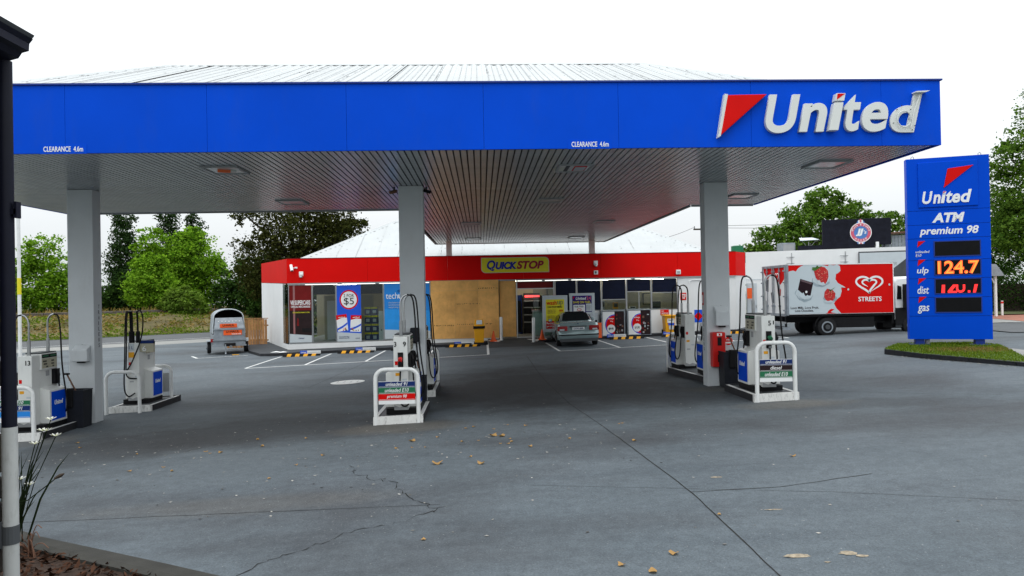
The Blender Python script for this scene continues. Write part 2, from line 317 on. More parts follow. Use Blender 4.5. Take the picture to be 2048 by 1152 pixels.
def forecourt_mat():
    m = bpy.data.materials.new('forecourt_asphalt'); m.use_nodes = True; n = m.node_tree; b = n.nodes['Principled BSDF']
    b.inputs['Roughness'].default_value = .8; b.inputs['Specular IOR Level'].default_value = .35
    t = n.nodes.new('ShaderNodeTexCoord'); l = n.links.new
    def noise(sc, det, rough=.6, mscale=(1, 1, 1), loc=(0, 0, 0)):
        mp_ = n.nodes.new('ShaderNodeMapping'); mp_.inputs['Scale'].default_value = mscale; mp_.inputs['Location'].default_value = loc
        l(t.outputs['Object'], mp_.inputs[0]); z = n.nodes.new('ShaderNodeTexNoise'); z.inputs['Scale'].default_value = sc
        z.inputs['Detail'].default_value = det; z.inputs['Roughness'].default_value = rough; l(mp_.outputs[0], z.inputs['Vector']); return z.outputs[0]
    def ramp(x, p0, c0, p1, c1):
        r = n.nodes.new('ShaderNodeValToRGB'); r.color_ramp.elements[0].position = p0; r.color_ramp.elements[1].position = p1
        r.color_ramp.elements[0].color = c0+(1,); r.color_ramp.elements[1].color = c1+(1,); l(x, r.inputs[0]); return r.outputs[0]
    def mix(f, a, c, mode='MIX'):
        x = n.nodes.new('ShaderNodeMixRGB'); x.blend_type = mode
        if isinstance(f, float): x.inputs[0].default_value = f
        else: l(f, x.inputs[0])
        l(a, x.inputs[1]); l(c, x.inputs[2]) if not isinstance(c, tuple) else setattr(x.inputs[2], 'default_value', c+(1,)); return x.outputs[0]
    base = ramp(noise(.28, 7), .32, (.080, .098, .110), .70, (.112, .132, .145))
    streak = ramp(noise(1.1, 6, .7, (.22, 1, 1), (4, 2, 0)), .45, (1, 1, 1), .78, (.70, .71, .73))
    c = mix(1., base, streak, 'MULTIPLY')
    oil = ramp(noise(.33, 5, .55, (.6, 1, 1), (11, 5, 0)), .50, (0, 0, 0), .68, (.62, .62, .62))
    c = mix(oil, c, (.040, .041, .044))
    sep = n.nodes.new('ShaderNodeSeparateXYZ'); l(t.outputs['Object'], sep.inputs[0])
    def mth(op, a, b=0.):
        x = n.nodes.new('ShaderNodeMath'); x.operation = op
        for i, v in enumerate((a, b)):
            if isinstance(v, (int, float)): x.inputs[i].default_value = v
            else: l(v, x.inputs[i])
        return x.outputs[0]
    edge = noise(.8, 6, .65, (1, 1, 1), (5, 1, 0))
    for cx, cy, rx, ry, st in ((1.9, 19.2, 4.6, 5.6, .86), (-4.6, 14.6, 4.4, 2.0, .74), (-7.2, 13.4, 2.0, 1.6, .6), (-4.6, 18.6, 3.2, 1.4, .3), (4.2, 15.6, 2.4, 1.7, .55), (7.6, 13.4, 2.2, .7, .4)):   # oil and tyre black in the fuelling lanes, deepened to paint in canopy shade
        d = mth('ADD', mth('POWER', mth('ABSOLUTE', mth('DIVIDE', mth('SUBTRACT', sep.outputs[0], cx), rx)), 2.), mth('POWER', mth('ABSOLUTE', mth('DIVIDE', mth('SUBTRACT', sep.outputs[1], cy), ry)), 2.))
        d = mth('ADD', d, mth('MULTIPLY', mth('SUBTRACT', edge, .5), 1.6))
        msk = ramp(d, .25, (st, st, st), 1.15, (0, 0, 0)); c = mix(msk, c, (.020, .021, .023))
    for cx, cy, rx, ry, st in ((-1.7, 13.9, 1.5, .7, .5), (6.2, 13.8, 1.4, .6, .5), (5.6, 16.4, 1.0, .6, .3), (-9.4, 15.0, 1.2, .9, .35), (-3.2, 9.2, 2.4, .5, .22)):     # dust tracked round the islands
        d = mth('ADD', mth('POWER', mth('ABSOLUTE', mth('DIVIDE', mth('SUBTRACT', sep.outputs[0], cx), rx)), 2.), mth('POWER', mth('ABSOLUTE', mth('DIVIDE', mth('SUBTRACT', sep.outputs[1], cy), ry)), 2.))
        d = mth('ADD', d, mth('MULTIPLY', mth('SUBTRACT', edge, .5), 1.6))
        c = mix(ramp(d, .2, (st, st, st), 1.1, (0, 0, 0)), c, (.135, .122, .10))
    c = mix(1., c, ramp(noise(7., 4, .7), .3, (.84, .84, .85), .7, (1.16, 1.16, 1.16)), 'MULTIPLY')
    grain = ramp(noise(48., 3, .85), .36, (.70, .70, .71), .70, (1.26, 1.26, 1.27))
    c = mix(1., c, grain, 'MULTIPLY')
    spk = ramp(noise(38., 2, .5, (1, 1, 1), (7, 3, 0)), .70, (0, 0, 0), .76, (.5, .5, .5))
    c = mix(spk, c, (.36, .36, .34))
    pale = ramp(noise(3.2, 8, .8, (.5, 1, 1), (2, 9, 0)), .70, (0, 0, 0), .80, (.35, .35, .35))
    c = mix(pale, c, (.30, .29, .26))
    l(c, b.inputs['Base Color'])
    bp = n.nodes.new('ShaderNodeBump'); bp.inputs['Strength'].default_value = .35; bp.inputs['Distance'].default_value = .01
    l(noise(90., 3), bp.inputs['Height']); l(bp.outputs[0], b.inputs['Normal']); return m
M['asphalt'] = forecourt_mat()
def ground_mat():
    m = pm('grass_ground', (.07, .085, .025), .95, var=.5, scale=.35, bump=.4, bscale=8); return m
M['groundm'] = ground_mat()

# ---------------------------------------------------------------- setting: ground sheets
def mw(mb, name, m, parent, **k):                  # vertices given in world metres, parent unrotated
    p = parent.location; q = parent.parent
    while q: p = p+q.location; q = q.parent
    mb.v = [(x-p.x, y-p.y, z-p.z) for x, y, z in mb.v]; return mb.make(name, m, parent, **k)
def sheet(name, x0, x1, y0, y1, st, dz, m, kind='structure'):
    b = MB(); nx = int((x1-x0)/st)+1; ny = int((y1-y0)/st)+1
    for j in range(ny+1):
        for i in range(nx+1):
            x = x0+(x1-x0)*i/nx; y = y0+(y1-y0)*j/ny; b.v.append((x, y, G(x, y)+dz))
    for j in range(ny):
        for i in range(nx):
            a = j*(nx+1)+i; b.f.append((a, a+1, a+nx+2, a+nx+1))
    return b.make(name, m, kind=kind, smooth=True)
def lerp2(a, b, t): return (a[0]+(b[0]-a[0])*t, a[1]+(b[1]-a[1])*t)
def dense(pts, st):
    o = [pts[0]]
    for a, b in zip(pts, pts[1:]):
        n = max(1, int(math.hypot(b[0]-a[0], b[1]-a[1])/st))
        o += [lerp2(a, b, k/n) for k in range(1, n+1)]
    return o
def ribbon(name, pts, w, m, dz=.004, st=.5, kind='structure', jit=0., mb=None):
    p = dense(pts, st); b = mb or MB(); o = len(b.v)
    for i, q in enumerate(p):
        a = p[max(0, i-1)]; c = p[min(len(p)-1, i+1)]; dx, dy = c[0]-a[0], c[1]-a[1]; l = math.hypot(dx, dy) or 1
        ww = w*(1+random.uniform(-jit, jit)); jx = random.uniform(-jit, jit)*.03; jy = random.uniform(-jit, jit)*.05
        for s in (-1, 1):
            x = q[0]-dy/l*ww/2*s+jx; y = q[1]+dx/l*ww/2*s+jy; b.v.append((x, y, G(x, y)+dz))
    for i in range(len(p)-1): b.f.append((o+2*i, o+2*i+1, o+2*i+3, o+2*i+2))
    return b if mb else b.make(name, m, kind=kind)
sheet('ground', -180, 180, -40, 260, 4, -.07, M['groundm'])
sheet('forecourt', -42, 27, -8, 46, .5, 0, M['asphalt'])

RA, RD = Vector((-27.4, 43.0)), Vector((.78, .626)); RN = Vector((-.626, .78))
def rp(s, n): q = RA+RD*s+RN*n; return (q.x, q.y)
def strip(name, n0, n1, m, dz, s0=-60, s1=70, kind='structure', z=None):
    b = MB(); N = 44
    for i in range(N+1):
        s = s0+(s1-s0)*i/N
        for n in (n0, n1):
            x, y = rp(s, n); b.v.append((x, y, (G(x, y) if z is None else z)+dz))
    for i in range(N): b.f.append((2*i, 2*i+1, 2*i+3, 2*i+2))
    return b.make(name, m, kind=kind)
strip('road', 0, 9.2, M['roadm'], .004, -60, 90)
strip('footpath', -3.6, -.02, M['concrete'], .003, -60, 22)
strip('grass_verge', 9.2, 10.6, M['groundm'], .03, -60, 90)
strip('road_line', 1.2, 1.36, M['mark'], .009, -60, 90)
b = MB(); prof = [(10.6, -.2), (12.2, .1), (15.2, .85), (17.4, 1.22), (18.6, 1.30), (60, 1.3)]
N = 60
for i in range(N+1):
    s = -70+170*i/N
    for n, z in prof:
        x, y = rp(s, n); b.v.append((x, y, z+(.12*math.sin(s*.9+n) if 11 < n < 17 else 0)))
k = len(prof)
for i in range(N):
    for j in range(k-1): b.f.append((i*k+j, i*k+j+1, (i+1)*k+j+1, (i+1)*k+j))
b.make('embankment', pm('embankment_soil', (.115, .095, .035), .95, var=.6, scale=.35, bump=.4, bscale=6), kind='structure', smooth=True)
b = MB()
for i in range(60):
    s = -70+170*i/60; a = rp(s, 18.7); c = rp(s+2.9, 18.7); d = rp(s+2.9, 20.2); e = rp(s, 20.2)
    b.add([(a[0], a[1], 1.25), (c[0], c[1], 1.25), (d[0], d[1], 1.25), (e[0], e[1], 1.25), (a[0], a[1], 1.55), (c[0], c[1], 1.55), (d[0], d[1], 1.55), (e[0], e[1], 1.55)],
          [(4, 5, 6, 7), (0, 1, 5, 4), (1, 2, 6, 5), (3, 0, 4, 7), (2, 3, 7, 6)])
b.make('railway_ballast', pm('ballast', (.12, .105, .095), .95, var=.5, scale=3, bump=.5), kind='structure')
# right-hand side street, path and lawn
b = MB()
for x, y in ((21, 27), (60, 22), (60, 36), (23, 38)): b.v.append((x, y, G(x, y)+.03))
b.f.append((0, 1, 2, 3)); b.make('side_road', M['roadm'], kind='structure')
MB().poly([(x, y, G(18, 30)+.06) for x, y in ((27.5, 34.5), (60, 31), (60, 43), (29.5, 41.6))]).make('brick_footpath', M['brickpath'], kind='structure')
MB().poly([(x, y, G(18, 30)+.05) for x, y in ((23.5, 33.5), (27.5, 34.5), (29.5, 41.6), (24.2, 39))]).make('concrete_footpath', M['concrete'], kind='structure')
MB().poly([(x, y, G(18, 30)+.12) for x, y in ((29.5, 41.6), (80, 44), (80, 75), (25, 75))]).make('lawn', M['groundm'], kind='structure')
ribbon('edge_line', [(25.4, 33.1), (40, 31.2)], .12, M['mark'], .14)

# painted bay lines, joints and cracks
for pts in ([(-9.2, 27.75), (-9.0, 31.9)], [(-6.95, 27.95), (-6.85, 32.3)], [(-4.62, 28.1), (-4.45, 32.6)], [(-2.3, 28.2), (-2.15, 32.8)], [(.24, 28.3), (.26, 33.3)],
            [(-9.2, 27.72), (.24, 28.28)], [(3.12, 28.3), (2.98, 32.9)], [(5.62, 28.5), (5.45, 33.2)], [(8.0, 28.7), (7.85, 33.3)], [(10.5, 28.9), (10.35, 33.5)],
            [(12.9, 29.1), (12.8, 33.7)], [(3.12, 28.28), (12.9, 29.1)], [(-14.0, 34.6), (-13.2, 33.2)], [(-13.2, 33.2), (-11.0, 33.6)]):
    ribbon('bay_line', pts, .10, M['mark'], .005)
jm = MB()
for pts, w in (([(2.5, 5.2), (2.5, 8.4), (2.3, 11.2), (2.15, 13.0)], .015), ([(2.15, 13), (1.9, 15.5), (1.8, 18.8), (1.7, 27)], .014),
               ([(2.5, 8.45), (3.6, 8.4), (4.9, 8.7)], .012), ([(-5.9, 9.05), (-2.05, 8.75), (-.55, 8.62)], .010),
               ([(-9, 23.4), (-7, 22.5), (-5.2, 21.2), (-3, 21.4)], .014), ([(-5.2, 21.2), (-4.6, 27), (-4.3, 31)], .013),
               ([(6.7, 15.6), (9.2, 13.9), (10.2, 13.4)], .014), ([(-8, 15), (-4.4, 15.2), (-2.4, 14.9)], .010), ([(.6, 9.2), (4, 8.1), (7.5, 6.6)], .006),
               ([(-1.1, 18.6), (2.5, 19.0), (6, 19.4)], .02), ([(-13, 18.4), (-8.4, 18.8), (-2.4, 18.6)], .018)):
    ribbon('j', pts, w, None, .004, .25, jit=.2, mb=jm)
jm.make('pavement_joints', M['joint'], kind='stuff')
ck = MB()
for pts in ([(-2.1, 11.0), (-1.95, 10.75), (-1.93, 10.4), (-1.7, 10.25), (-1.62, 10.0), (-1.35, 9.9), (-1.22, 9.75), (-1.2, 9.45), (-1.05, 9.25), (-.95, 8.95), (-.72, 8.72), (-.66, 8.5), (-.38, 8.55)],
            [(-.5, 8.5), (-.8, 8.2), (-1.05, 8.0), (-1.5, 7.85), (-1.65, 7.6)], [(-1.65, 7.55), (-2.0, 7.3), (-2.3, 7.0), (-2.35, 6.8), (-3.0, 6.7)],
            [(-5.4, 12.8), (-4.7, 13.6), (-4.5, 14.2)]):
    q = dense(pts, .07); q = [(x+random.uniform(-.025, .025), y+random.uniform(-.035, .035)) for x, y in q]
    ribbon('c', q, .010, None, .0045, .2, jit=.9, mb=ck)
ck.make('asphalt_cracks', M['joint'], kind='stuff')
sp = MB()
for cx, cy, rx, ry in ((2.83, 6.3, .12, .05), (3.3, 6.28, .09, .05), (3.38, 6.2, .06, .03), (3.02, 6.12, .03, .015), (3.16, 7.6, .1, .02), (3.0, 9.0, .08, .03)):
    sp.poly([(cx+rx*math.cos(a*PI/7)*random.uniform(.6, 1.2), cy+ry*math.sin(a*PI/7)*random.uniform(.6, 1.2), G(cx, cy)+.0042) for a in range(14)])
sp.make('paint_spill', pm('spilt_paint', (.30, .25, .18), .85, var=.5, scale=24, dirt=.8, dcol=(.12, .13, .14)), kind='stuff')

# walkway before the shop, with its black kerb face, and the ramp to the entrance
def slab(name, poly, h, top, side, zf=None):
    z = zf or (lambda x, y: G(x, y)+h)
    n = len(poly); t = MB().poly([(x, y, z(x, y)) for x, y in poly]); o = t.make(name, top, kind='structure')
    s_ = MB()
    for i in range(n):
        a, c = poly[i], poly[(i+1) % n]
        s_.quad((a[0], a[1], z(*a)-.6), (c[0], c[1], z(*c)-.6), (c[0], c[1], z(*c)), (a[0], a[1], z(*a)))
    s_.make('kerb_face', side, o); return o
wz = lambda x, y: G(x, y)+.12+max(0, (y-34.6))*.022
slab('walkway', [(-10.15, 32.7), (-9.5, 32.45), (-4.3, 32.9), (.25, 33.45), (.25, 34.5), (-9.3, 34.5), (-12.8, 42), (-14, 42), (-11.4, 35.0)], .12, M['walkway'], M['kerbblack'], wz)
slab('walkway', [(2.95, 33.3), (6.5, 33.75), (11.0, 34.0), (13.4, 34.2), (14.8, 35.6), (14.4, 38), (13.5, 35.6), (12.7, 34.5), (2.95, 34.5)], .12, M['walkway'], M['kerbblack'], wz)
MB().poly([(.3, 31.4, G(.3, 31.4)+.006), (2.9, 31.4, G(2.9, 31.4)+.006), (2.9, 34.6, .30), (.3, 34.6, .30)]).make('entrance_ramp', M['walkway'], kind='structure')
for xa, xb, xc in ((.28, .3, 1.05), (2.92, 2.9, 2.15)):
    MB().poly([(xa, 32.3, G(xa, 32.3)+.02), (xb, 34.0, .27), (xc, 34.0, .285)][::1 if xa < 1 else -1]).make('ramp_flare', M['kerbwhite'], kind='structure')

# grass mound under the price sign
gp = [(12.45, 21.3), (12.62, 19.5), (13.35, 17.05), (13.95, 17.2), (15.1, 19.3), (16.4, 21.6), (16.3, 22.9), (13.9, 23.0)]
kpts = [(12.45, 21.3), (12.62, 19.5), (13.35, 17.05), (13.6, 16.1), (14.1, 15.3), (15.2, 14.6), (22, 13.2)]
MB().poly([(x, y, G(13, 20)+.118) for x, y in kpts[2:]+[(24, 21), (16.6, 23.2), (16.4, 21.6), (15.1, 19.3), (13.95, 17.2)]]).make('concrete_footpath', M['concrete'], kind='structure')
def gz(x, y): return G(13, 20)+.12+.05*math.exp(-((x-15)**2+(y-21.5)**2)/6)
gm = MB(); gm.poly([(x, y, G(13, 20)+.11) for x, y in gp]); gm.poly([(12.9+(x-12.9)*.97, y, gz(x, y)) for x, y in gp])
gi = gm.make('grass_island', pm('turf', (.065, .11, .02), .95, var=.5, scale=1.2, bump=.5, bscale=30), kind='structure')
for a, c in zip(kpts, kpts[1:]):
    L_ = math.hypot(c[0]-a[0], c[1]-a[1]); m_ = max(1, round(L_/1.1)); d = Vector((c[0]-a[0], c[1]-a[1])).normalized(); nn = (d.y*.14, -d.x*.14); z = G(13, 20)
    for q in range(m_):
        e = lerp2(a, c, q/m_); f = lerp2(a, c, (q+1)/m_-.012/L_)
        MB().add([(e[0]-nn[0], e[1]-nn[1], z-.2), (f[0]-nn[0], f[1]-nn[1], z-.2), (f[0], f[1], z-.2), (e[0], e[1], z-.2), (e[0]-nn[0], e[1]-nn[1], z+.13), (f[0]-nn[0], f[1]-nn[1], z+.13), (f[0], f[1], z+.13), (e[0], e[1], z+.13)],
           [(0, 3, 2, 1), (4, 5, 6, 7), (0, 1, 5, 4), (1, 2, 6, 5), (2, 3, 7, 6), (3, 0, 4, 7)]).make('kerb_block', M['kerbblack'], gi, bevel=.01)

# garden bed and kerb, front left
b = MB(); kp = [(-6.9, 9.4), (-5.2, 8.15), (-3.25, 6.97), (-1.7, 6.0), (-.2, 4.6)]
for i, (x, y) in enumerate(kp):
    for dx, dy, z in ((.10, .14, -.2), (.10, .14, .05), (-.04, -.06, .10), (-.10, -.14, .09), (-.10, -.14, -.2)): b.v.append((x+dx, y+dy, G(x, y)+z))
for i in range(len(kp)-1):
    for j in range(4): b.f.append((i*5+j, i*5+j+1, (i+1)*5+j+1, (i+1)*5+j))
b.make('garden_kerb', M['darkconc'], kind='structure')
MB().poly([(x-.1, y-.14, G(x, y)+.06) for x, y in kp]+[(-2, 1, .0), (-9, 1, -.25), (-9.5, 9.6, -.25)]).make('garden_bed', M['soil'], kind='structure')

# ---------------------------------------------------------------- canopy
ZC, YF, YB, YLB, XL, XR, XLL, XLR = 5.152, 12.749, 21.694, 36.9, -12.39, 8.613, -2.349, 6.576
FZ = ZC+1.2285
can = T('fuel_canopy', 'blue fascia fuel canopy with ribbed white ceiling on square white columns', 'canopy', (-1.65, 17.2, 0))
xs = [XL]+[.10+2.46*k for k in range(-4, 4)]+[XR]; xs = [x for i, x in enumerate(xs) if i == 0 or x-xs[i-1] > .5 or i == len(xs)-1]
for a, c in zip(xs, xs[1:]): mw(MB().box(a+.002, c-.002, YF-.03, YF+.02, ZC-.005, FZ-.03), 'fascia_panel', M['blue'], can, bevel=.003)
for k in range(4):
    y0 = YF+.03+k*(YB-YF-.03)/4; y1 = YF+.03+(k+1)*(YB-YF-.03)/4
    for x0 in (XL, XR-.04): mw(MB().box(x0, x0+.04, y0, y1-.006, ZC-.005, FZ-.03), 'fascia_panel', M['blue'], can)
for a, c, y, nm in ((XL+.05, XLL-.03, YB, 0), (XLR+.03, XR-.05, YB, 0), (XLL, XLR, YLB, 0)):
    mw(MB().box(a, c, y-.02, y+.02, ZC-.03, FZ-.4), 'edge_trim', M['grey'], can)
for x in (XLL, XLR): mw(MB().box(x-.02, x+.02, YB+.03, YLB-.03, ZC-.03, FZ-.4), 'edge_trim', M['grey'], can)
mw(MB().box(XL-.03, XR+.03, YF-.06, YF+.05, FZ-.03, FZ), 'fascia_capping', M['darkblue'], can)
mw(MB().box(XL+.05, XR-.05, YF+.05, YB-.05, ZC+.035, ZC+.06).box(XLL+.05, XLR-.05, YB, YLB-.05, ZC+.035, ZC+.06), 'ceiling_backing', M['slatback'], can)
# slats: front run one by one, the runs behind joined
SP, S1, S2, S3, S4 = .12607, 16.725, 17.648, 21.555, 30.2
x_off = -1.35
def slatbox(b, x, y0, y1): 
    return b.add([(x+.014, y0, ZC), (x+SP-.014, y0, ZC), (x+SP-.014, y1, ZC), (x+.014, y1, ZC), (x+.013, y0, ZC+.02), (x+SP-.013, y0, ZC+.02), (x+SP-.013, y1, ZC+.02), (x+.013, y1, ZC+.02)],
                 [(0, 3, 2, 1), (0, 1, 5, 4), (1, 2, 6, 5), (2, 3, 7, 6), (3, 0, 4, 7)])
n0 = int((XL+.06-x_off)/SP)+0; n1 = int((XR-.06-x_off)/SP)
proto = None
for k in range(n0, n1):
    x = x_off+k*SP
    if proto is None:
        proto = slatbox(MB(), 0, YF+.03, S1-.012).make('soffit_slat', M['slat'], can); proto.location = (x-can.location.x, -can.location.y, 0); proto.data.transform(Matrix.Identity(4))
    else:
        o = proto.copy(); COL.objects.link(o); o.location = (x-can.location.x, -can.location.y, 0)
rest = MB()
for k in range(n0, n1):
    x = x_off+k*SP
    if k-n0 < 133:
        if k == n0: proto2 = slatbox(MB(), 0, S1+.012, S2-.012).make('soffit_slat', M['slat'], can); o = proto2
        else: o = proto2.copy(); COL.objects.link(o)
        o.location = (x-can.location.x, -can.location.y, 0)
    else: slatbox(rest, x, S1+.012, S2-.012)
    slatbox(rest, x, S2+.012, S3-.01)
    if XLL+.06 < x < XLR-.15:
        slatbox(rest, x, S3+.02, S4-.012); slatbox(rest, x, S4+.012, YLB-.03)
o = mw(rest, 'soffit_slats', M['slat'], can); o['kind'] = 'stuff'
CX = (-9.666, -1.939, 5.471); CW = .585; CY = 16.907
for cx in CX:
    mw(MB().box(cx, cx+CW, CY, CY+.36, G(cx+.3, CY)-.3, ZC-.004), 'column', M['colwhite'], can, bevel=.012)
for cx in (-1.75, 5.63): mw(MB().box(cx, cx+.28, 36.1, 36.4, 3.9, ZC-.004), 'column', M['colwhite'], can)

def hiproof(parent, x0, x1, y0, y1, ze, zr, ix, pitch, laps, shade_lines=True):
    ym = (y0+y1)/2; iy = ym-y0
    b = MB(); cuts = [x0]+sorted(laps)+[x1]; sheets = []
    for j, (xa, xb) in enumerate(zip(cuts, cuts[1:])):             # each corrugated sheet between two laps
        q = MB(); nn = max(2, int(round((xb-xa)/pitch)))
        for i in range(nn+1):
            x = xa+(xb-xa+(.03 if xb < x1 else 0))*i/nn; t = max(0, min(1, (x-x0)/ix, (x1-x)/ix)); z = .024*(i % 2)+.008*(j % 2)
            q.v += [(x, y0, ze+z), (x, y0+iy*t, ze+(zr-ze)*t+z)]
            if i: k = 2*i; q.f.append((k-2, k, k+1, k-1))
        sheets.append(q)
    b.add([(x0, y0, ze), (x0+ix, ym, zr), (x0, y1, ze)], [(0, 1, 2)]); b.add([(x1, y0, ze), (x1, y1, ze), (x1-ix, ym, zr)], [(0, 1, 2)])
    b.add([(x0, y1, ze), (x0+ix, ym, zr), (x1-ix, ym, zr), (x1, y1, ze)], [(0, 1, 2, 3)])
    rf = mw(b, 'roof', M['roof'], parent)
    for q in sheets: mw(q, 'roof_sheet', M['roof'], rf)
    caps = MB(); d = .05
    for p, q in (((x0+ix, ym, zr), (x1-ix, ym, zr)), ((x0, y0, ze), (x0+ix, ym, zr)), ((x1, y0, ze), (x1-ix, ym, zr))):
        p, q = Vector(p), Vector(q); u = (q-p).normalized(); s = u.cross(Vector((0, 0, 1))).normalized()*.19
        dn = Vector((0, 0, -.10)); up = Vector((0, 0, d))
        caps.add([p+s+dn+up, q+s+dn+up, q+up, p+up, p-s+dn+up, q-s+dn+up], [(0, 1, 2, 3), (3, 2, 5, 4)])
    mw(caps, 'ridge_cap', M['roof'], rf)
    gp_ = MB(); x = x0+.25
    while x < x1-.25:                                              # open corrugation ends under the caps
        t = min(1, (x-x0)/ix, (x1-x)/ix); f = max(0, t-.06) if t < 1 else .945
        y = y0+iy*f; z = ze+(zr-ze)*f+.02
        gp_.add([(x, y, z), (x+.11, y, z), (x+.11, y+.05, z+.022), (x, y+.05, z+.022)], [(0, 1, 2, 3)]); x += .2
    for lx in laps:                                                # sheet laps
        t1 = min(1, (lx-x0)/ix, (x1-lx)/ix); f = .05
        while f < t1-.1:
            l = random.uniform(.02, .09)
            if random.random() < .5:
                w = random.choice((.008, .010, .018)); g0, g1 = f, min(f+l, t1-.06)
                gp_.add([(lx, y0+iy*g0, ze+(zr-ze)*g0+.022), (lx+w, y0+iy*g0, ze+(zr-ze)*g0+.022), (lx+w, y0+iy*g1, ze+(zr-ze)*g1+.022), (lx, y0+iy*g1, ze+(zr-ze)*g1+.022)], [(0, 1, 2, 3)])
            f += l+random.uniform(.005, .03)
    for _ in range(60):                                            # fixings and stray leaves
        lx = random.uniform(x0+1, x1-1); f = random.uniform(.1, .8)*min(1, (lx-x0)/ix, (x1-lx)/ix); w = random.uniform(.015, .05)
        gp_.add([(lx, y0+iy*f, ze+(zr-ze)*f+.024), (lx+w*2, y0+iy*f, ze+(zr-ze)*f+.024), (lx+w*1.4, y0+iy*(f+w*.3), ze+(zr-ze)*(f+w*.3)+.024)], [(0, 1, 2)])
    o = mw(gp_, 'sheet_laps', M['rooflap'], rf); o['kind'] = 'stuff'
    if not shade_lines: return rf
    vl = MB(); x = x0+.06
    while x < x1-.06:                                              # dark strips paint in the shade between corrugations
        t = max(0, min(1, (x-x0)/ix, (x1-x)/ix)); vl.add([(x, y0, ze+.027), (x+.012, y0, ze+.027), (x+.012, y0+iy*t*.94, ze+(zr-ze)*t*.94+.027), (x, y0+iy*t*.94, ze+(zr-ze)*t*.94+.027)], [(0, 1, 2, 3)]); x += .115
    o = mw(vl, 'valley_shade_lines', M['valley_shade'], rf); o['kind'] = 'stuff'
    return rf
hiproof(can, -8.7, 5.4, YF+.1, YB-.1, FZ+.0, 8.14, 1.35, .1, [-7.4, -6.3, -5.0, -3.6, -2.6, -1.7, -.8, .2, 1.2, 2.3, 3.3, 4.2])
mw(MB().box(XL+.08, XR-.08, YF+.08, YB-.08, FZ-.16, FZ-.10), 'roof_deck', M['roof'], can)
mw(MB().box(XLL+.05, XLR-.05, YB+.1, YLB-.05, FZ-.5, FZ-.42), 'link_roof', M['roof'], can)

def clight(x, y, label, fit):
    t = T('canopy_light', label, 'ceiling light', (x, y, ZC-.012), group='light panels set in the canopy ceiling')
    w, d = .31, .37
    MB().box(-w-.05, w+.05, -d-.05, -d, -.02, .01).box(-w-.05, w+.05, d, d+.05, -.02, .01).box(-w-.05, -w, -d, d, -.02, .01).box(w, w+.05, -d, d, -.02, .01).make('frame', M['grey'], t)
    MB().box(-w, w, -d, d, -.006, .008).make('lens', M['lens'] if fit < 3 else M['slat'], t)
    if fit == 1: MB().cyl((-.12, -.1, -.012), (.1, .0, -.012), .05, 10).make('lamp', M['orangetape'], t); MB().cyl((.1, 0, -.012), (.2, .05, -.012), .03, 8).make('lamp_cap', M['lens'], t)
    if fit == 2: MB().box(-.2, -.12, -.3, .3, -.016, -.006).make('ballast', M['darkgrey'], t); MB().box(-.02, .24, -.25, .25, -.016, -.006).make('warning_plate', M['signred'], t); MB().box(.0, .22, -.2, .2, -.02, -.016).make('plate_face', M['postergrey'], t)
    return t
clight(-5.14, 14.5, 'left front canopy ceiling light with an orange lamp behind the lens', 1)
clight(2.0, 14.7, 'centre front canopy ceiling light holding a red edged plate', 2)
clight(7.37, 14.6, 'right front canopy ceiling light near the raised letter sign', 0)
clight(-5.14, 19.6, 'canopy ceiling light behind the left front one', 3)
clight(2.0, 19.9, 'canopy ceiling light behind the one with the red edged plate', 3)
clight(7.35, 19.5, 'canopy ceiling light just right of the right column', 0)
clight(-.32, 26.2, 'left ceiling light halfway along the link to the shop', 3)
clight(4.64, 26.2, 'right ceiling light halfway along the link, tinted red', 3)
clight(-.34, 33.6, 'left ceiling light at the shop end of the link', 0)
clight(4.6, 33.6, 'right ceiling light at the shop end of the link', 0)

# raised letters on the fascia
sg = T('fascia_sign', 'big raised white letters and red flag on blue canopy fascia', 'sign', (6.4, YF-.03, 5.35))
YL = YF-.11
mw(MB().prism([(4.56, 6.075), (5.28, 6.085), (4.41, 5.34)], 'y', YF-.15, YF-.03), 'red_flag', M['signred'], sg, bevel=.012)
mw(MB().prism([(4.50, 6.10), (4.56, 6.09), (4.41, 5.33), (4.36, 5.30)], 'y', YF-.14, YF-.03), 'flag_return', M['letter'], sg)
def letter(ch, x0, x1, z0, z1, e=.05, bold=.022): 
    o = TX(sg, 'letter', ch, (x0-6.4, YL-(YF-.03)+(.0 if e > .05 else .06), z0-5.35), x1-x0, z1-z0, M['letter'], shear=.22, bold=bold, ext=e); o.data.bevel_depth = .004; return o
letter('U', 5.26, 5.92, 5.38, 6.09); letter('n', 5.88, 6.42, 5.40, 5.93); letter('t', 6.73, 7.06, 5.40, 6.08)
letter('e', 7.07, 7.57, 5.39, 5.94); dl = letter('d', 7.62, 8.24, 5.38, 6.10, .02)
mw(MB().prism([(6.42, 5.41), (6.59, 5.41), (6.70, 5.92), (6.53, 5.92)], 'y', YF-.165, YF-.03), 'letter', M['letter'], sg, bevel=.008)
mw(MB().prism([(6.54, 5.95), (6.71, 5.95), (6.74, 6.09), (6.57, 6.09)], 'y', YF-.165, YF-.03), 'letter_dot', M['letter'], sg, bevel=.006)
mw(MB().prism([(6.585, 6.08), (6.73, 6.08), (6.57, 5.97)], 'y', YF-.17, YF-.163), 'dot_flag', M['signred'], sg)
mw(MB().prism([(8.07, 6.12), (8.33, 6.13), (8.25, 6.10), (8.06, 6.10)], 'y', YF-.17, YF-.03), 'loose_face_edge', M['letter'], sg)
mw(MB().tube([(8.16, YF-.12, 6.06), (8.05, YF-.12, 5.75), (7.98, YF-.12, 5.45)], .012, 6).tube([(7.86+.13*math.cos(a*PI/9), YF-.115, 5.62+.15*math.sin(a*PI/9)) for a in range(18)], .011, 6), 'neon_tube', M['lens'], sg)
scr = MB()
